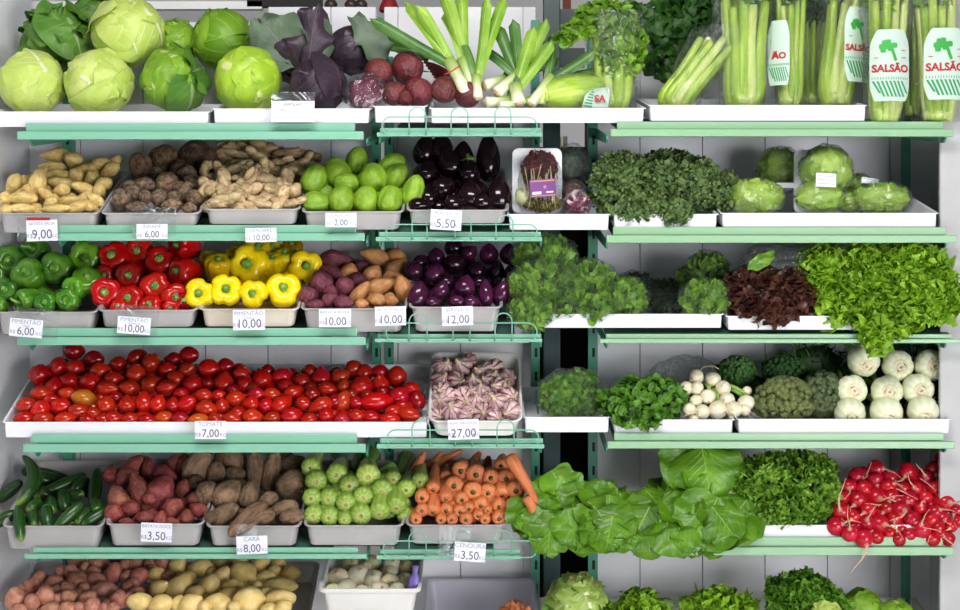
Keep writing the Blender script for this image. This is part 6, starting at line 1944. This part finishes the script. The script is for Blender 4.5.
broccoli(785, 372, 24, 17, .22, (42, 78, 42), (70, 108, 60), 'dark green broccoli behind the largest head', 93, 14)
broccoli(737, 373, 20, 18, .22, (52, 92, 46), (84, 126, 66), 'green broccoli standing behind the turnips', 94, 14)
broccoli(757, 390, 10, 10, .2, (60, 80, 50), (80, 100, 60), 'small broccoli sprig between the two rear heads', 95)
# fennel fronds at the back
foliage('fennel_fronds', [E3(815, 362, .30, 36, 22, 14), E3(880, 380, .30, 60, 34, 12), E3(930, 372, .3, 22, 34, 10)], 620, .03, ML['frond'], None, 1.6, .18, 'long', seed=96, jit=.9, label='dark feathery fennel fronds behind the bulbs', cat='fennel fronds', kind='stuff', coremat=ML['frond'])

# ------------------------------------------------------------------ collards, endive
def collard(label, leaves, seed, loc):
    """leaves = (edge px, edge py, edge Y, side angle, length px, width px, flatness, curl): the tip edge faces the viewer; flatness 1 lies level, 0 hangs"""
    rr = random.Random(seed)
    e = empty('collard_bunch', loc, label, 'collard greens', 'collard green bunches')
    for k, (px, py, Y, side, L, W, fl, curl) in enumerate(leaves):
        s = S(max(Y, 0))
        a = math.radians(side)
        drop = -(1 - fl) - .1
        tip = Vector((math.sin(a), -math.cos(a) * (.25 + .75 * fl), drop * .9)).normalized()
        nr = Vector((0, -(1 - fl) - .25, fl + .25))
        L_ = L / s
        base = P(px, py, Y) - tip * L_
        mb = MB()
        leaf(mb, base - loc, tip, nr, L_, W / s, 'round', rr.uniform(.007, .014), rr.choice((2, 3)), .16 * rr.choice((-1, -1, 1)), curl, 18, 16, rr, 0, 0)
        mb.build('leaf', ML['collard'], e)
    return e
rr = random.Random(99)
U = rr.uniform
def pages(n, x0, y0, x1, y1, Y0, Y1, L, W, jx=14, jy=2, fl=(.3, .85), side=(-45, 45), curl=(.05, .35)):
    """n leaf edges from the lowest (hanging, nearest) to the highest (lying, farther back)"""
    out = []
    for k in range(n):
        t = k / max(1, n - 1)
        out.append((x0 + (x1 - x0) * t + U(-jx, jx), y0 + (y1 - y0) * t + U(-jy, jy), Y0 + (Y1 - Y0) * t + U(-.006, .006), U(*side), L * U(.85, 1.1), W * U(.8, 1.15), fl[0] + (fl[1] - fl[0]) * t + U(-.05, .05), U(*curl)))
    return out
def inward(lst):   # farthest first
    return sorted(lst, key=lambda q: -q[2])
lv = pages(24, 700, 553, 706, 500, -.06, .03, 62, 82, 24, 1.5) + pages(12, 664, 542, 670, 482, -.04, .07, 48, 46, 6, 3, side=(-70, -25))
lv += pages(10, 738, 544, 744, 505, -.05, .03, 54, 54, 6, 2, side=(15, 60))
lv += [(742, 500, .02, 40, 70, 64, .45, .25), (752, 490, .04, 55, 70, 56, .45, .2), (672, 486, .05, -28, 46, 50, .15, .05), (712, 498, .015, 8, 52, 84, .10, .12), (700, 512, .01, -12, 40, 70, .5, .2)]
collard('tall stack of broad collard leaves on the pale shelf', lv, 5, P(700, 500, .12))
lv = pages(10, 564, 510, 572, 498, .03, .05, 42, 48, 8, 2, fl=(.6, .8)) + pages(14, 600, 526, 606, 506, .0, .04, 52, 62, 20, 2, side=(0, 60), fl=(.55, .85))
lv += [(562, 512, .0, 14, 46, 48, .35, .15), (590, 508, .015, 40, 58, 44, .55, .2), (624, 514, .01, 50, 52, 38, .6, .2), (566, 494, .035, 25, 30, 40, .35, .15), (556, 492, .04, -20, 22, 28, .3, .1)]
collard('collard bunch draped across the dark gap', lv, 6, P(590, 500, .1))
lv = pages(16, 612, 551, 622, 526, -.06, -.01, 50, 70, 18, 2, side=(-30, 50), fl=(.3, .6))
lv += [(606, 548, -.065, -12, 36, 66, .3, .2), (640, 540, -.06, 35, 46, 46, .45, .2)]
collard('lower collard bunch hanging beneath the draped one', lv, 7, P(610, 525, .04))
lv = pages(10, 542, 546, 548, 520, -.05, .02, 44, 52, 10, 3, fl=(.25, .6))
lv += [(546, 557, -.065, -10, 44, 44, .12, .08), (578, 549, -.06, 12, 42, 42, .2, .12), (520, 534, -.04, -45, 34, 30, .35, .15)]
collard('collard bunch hanging down over the wire rail end', lv, 8, P(550, 525, .03))
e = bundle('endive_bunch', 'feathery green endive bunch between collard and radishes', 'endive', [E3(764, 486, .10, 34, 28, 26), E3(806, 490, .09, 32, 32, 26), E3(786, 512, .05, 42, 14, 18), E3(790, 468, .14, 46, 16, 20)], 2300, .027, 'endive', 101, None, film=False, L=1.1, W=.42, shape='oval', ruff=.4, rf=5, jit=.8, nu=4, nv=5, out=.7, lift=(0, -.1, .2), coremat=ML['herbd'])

# ------------------------------------------------------------------ lowest level, lettuces
e = hd('iceberg_lettuce', 577, 602, 56, .10, (-.05, -.35, 1), ML['iceberg'], 'iceberg lettuce with its cut base up, below the gap', 'lettuce', 'lettuces on the lowest level', seed=31, nl=7, lift=.12, ruff=.012, rf=4, phimax=1.8, wide=1.2)
L0 = e.location
mb = MB(); p = Vector((-.05, -.35, 1)).normalized() * (28 / S(.1))
tube(mb, [p * .9, p * 1.0, p * 1.03], [.02, .018, .013], 14); mb.build('cut_base', plain('lettuce_butt', (190, 176, 110), (160, 140, 80), .6, 60), e)
foliage('outer_leaves', [(Vector((0, 0, -.03)), (.095, .07, .05))], 60, .05, ML['curly2'], e, 1, 1, 'fan', .2, 3, seed=33, jit=.4, out=1, nu=6, nv=4, core=False)
curly('light green lettuce beside the iceberg on the lowest level', [E3(640, 612, .1, 22, 17, 16)], 110, 103, .05, 'curly', 'lettuces on the lowest level')
curly('low lettuce behind with flattened top, lowest level', [E3(720, 608, .12, 32, 14, 16)], 120, 104, .05, 'curly', 'lettuces on the lowest level')
curly('dark curly lettuce rising highest on the lowest level', [E3(800, 598, .10, 34, 24, 20), E3(826, 606, .08, 20, 16, 14)], 420, 105, .034, 'curly2', 'lettuces on the lowest level')
hd('cabbage', 862, 610, 42, .14, (.2, -.6, .5), c2, 'cabbage with torn leaf behind the dark curly lettuce', 'cabbage', 'cabbages on the lowest level', seed=34)
hd('cabbage', 826, 618, 34, .03, (.2, -.6, .5), c1, 'pale cabbage cut by the frame below the dark lettuce', 'cabbage', 'cabbages on the lowest level', seed=35)
hd('cabbage', 896, 620, 40, .10, (.2, -.6, .5), c2, 'green cabbage top at the end of the lowest level', 'cabbage', 'cabbages on the lowest level', seed=36)
o = MB(); lathe_at(o, (0, 0, 0), (.03, .03, .02), 7); o = o.build('wilted_artichoke', ML['kale'], None, label='wilted grey-green top beside the light lettuce', cat='artichoke'); o.location = P(665, 604, .12)
foliage('dried_shallots', [E3(515, 612, .1, 14, 10, 10)], 50, .03, plain('onion_skin_flake', (166, 88, 50), (206, 130, 84), .5, 20), None, 1, .7, 'oval', .2, 3, seed=106, label='papery orange onion skins in the grey crate', cat='onion skins', kind='stuff')
# violet bag piece in the onion tray
mb = MB()
V = []
prof = [(0, 3), (2, 6), (6, 6), (14, 5.5), (17, 4), (20, 2.5), (24, 3), (27, 3.6)]
o = MB(); tube(o, [(0, 0, z / 320) for z, r_ in prof], [r_ / 320 for z, r_ in prof], 12, lambda a, t: 1 + .12 * math.sin(5 * a + 7 * t), flat=.5)
o = o.build('violet_pouch', plain('violet_plastic', (136, 116, 196), (116, 96, 178), .35, 14), None, label='small violet plastic pouch twisted at the top among the onions', cat='pouch'); o.location = P(413, 593, .045); o.rotation_euler = (.1, .05, 1.57)

# ------------------------------------------------------------------ price cards
def card(cx, cy, w_, h_, rot, price, title, label, sub=None, sleeve=None, Y=-.05, tilt=0):
    s = S(Y)
    e = empty('price_card', P(cx, cy, Y), label, 'price card', 'price cards')
    W_, H_ = w_ / s, h_ / s
    MB().box((-W_ / 2, -.0004, -H_ / 2), (W_ / 2, .0004, H_ / 2)).build('paper', M['card'], e, False)
    if price:
        text_mesh(price, H_ * .62, M['ink'], e, (0, -.0012, -H_ * .20), 'price', off=0.0, sx=.92)
        text_mesh('R$', H_ * .28, M['inkl'], e, (-W_ * .40, -.0012, -H_ * .26), 'currency')
        text_mesh('KG', H_ * .26, M['inkl'], e, (W_ * .41, -.0012, -H_ * .28), 'unit')
    if title:
        n = len(title)
        text_mesh(title, min(H_ * (.34 if price else .2), W_ * 1.5 / n), M['inkl'] if price else M['ink'], e, (0, -.0012, H_ * .32), 'title')
    if sub:
        for k, t in enumerate(sub):
            text_mesh(t, H_ * .14 if price else H_ * .13, M['inkl'], e, (0, -.0012, H_ * (.1 if price else .06 - .34 * k)), 'small_print')
    if sleeve:
        x0, x1, y0, y1 = sleeve
        MB().box(((x0 - cx) / s, .001, (cy - y1) / s), ((x1 - cx) / s, .0022, (cy - y0) / s)).build('clear_sleeve', M['sleeve'], e, False)
    e.rotation_euler = (math.radians(tilt), math.radians(rot), 0)
    return e
card(42, 230.5, 31, 21, -2, '9,00', 'BATATA SALSA', 'price card 9,00 in a clear sleeve below the cassava', sleeve=(17, 60, 216, 241))
MB().box(*[tuple(P(27, 220.2, -.052)), tuple(P(50, 217.5, -.0515) )]).build('red_tape', M['lred'], None, False, label='faded red strip above the cassava price card', cat='tape')
card(152, 231.5, 31, 15, 0, '6,00', 'INHAME', 'price card 6,00 below the round yams', sleeve=(132, 176, 207, 238))
card(261, 235, 31, 14, -1, '10,00', 'GENGIBRE', 'price card 10,00 below the ginger')
card(341, 220, 31, 14, 0, '2,00', 'CHUCHU', 'price card 2,00 below the chayotes')
card(446, 220, 31, 20, 3, '5,50', 'BERINJELA', 'price card 5,50 below the dark eggplants')
card(26, 328, 33, 18, 5, '6,00', 'PIMENTÃO', 'price card 6,00 below the green peppers', ['VERDE'], sleeve=(10, 58, 308, 337))
card(134, 325.5, 33, 17, 4, '10,00', 'PIMENTÃO', 'price card 10,00 below the red peppers', ['VERMELHO'], sleeve=(114, 158, 305, 335))
card(249, 320, 32, 20, -1, '10,00', 'PIMENTÃO', 'price card 10,00 below the yellow peppers', ['AMARELO'])
card(335, 318, 32, 18, 0, '10,00', 'BATATA ROXA', 'price card 10,00 below the purple sweet potatoes')
card(390.5, 316, 31, 19, -1, '10,00', 'BATATA SALSA', 'price card 10,00 below the tan orange sweet potatoes')
card(457.5, 316, 31, 19, -2, '12,00', 'BERINJELA', 'price card 12,00 below the purple eggplants')
card(210.5, 430, 31, 18, 0, '7,00', 'TOMATE', 'price card 7,00 on the tomato tray')
card(463.5, 429.5, 31, 20, -2, '27,00', 'ALHO NACIONAL', 'price card 27,00 on the garlic tray', Y=-.037)
card(156.5, 532.5, 31, 19, 2, '3,50', 'BATATA DOCE', 'price card 3,50 below the reddish sweet potatoes', Y=-.03)
card(252, 545, 31, 18, -2, '8,00', 'CARÁ', 'price card 8,00 below the long yams', sleeve=(236, 258, 524, 546))
card(470, 552, 31, 19, 4, '3,50', 'CENOURA', 'price card 3,50 below the carrots', sleeve=(438, 470, 528, 559))
card(293, 111.5, 43, 21, 0, None, 'REPOLHO', 'large two line card below the red cabbages', ['BRANCO OU ROXO', 'KG'], sleeve=(271, 315, 92, 101))
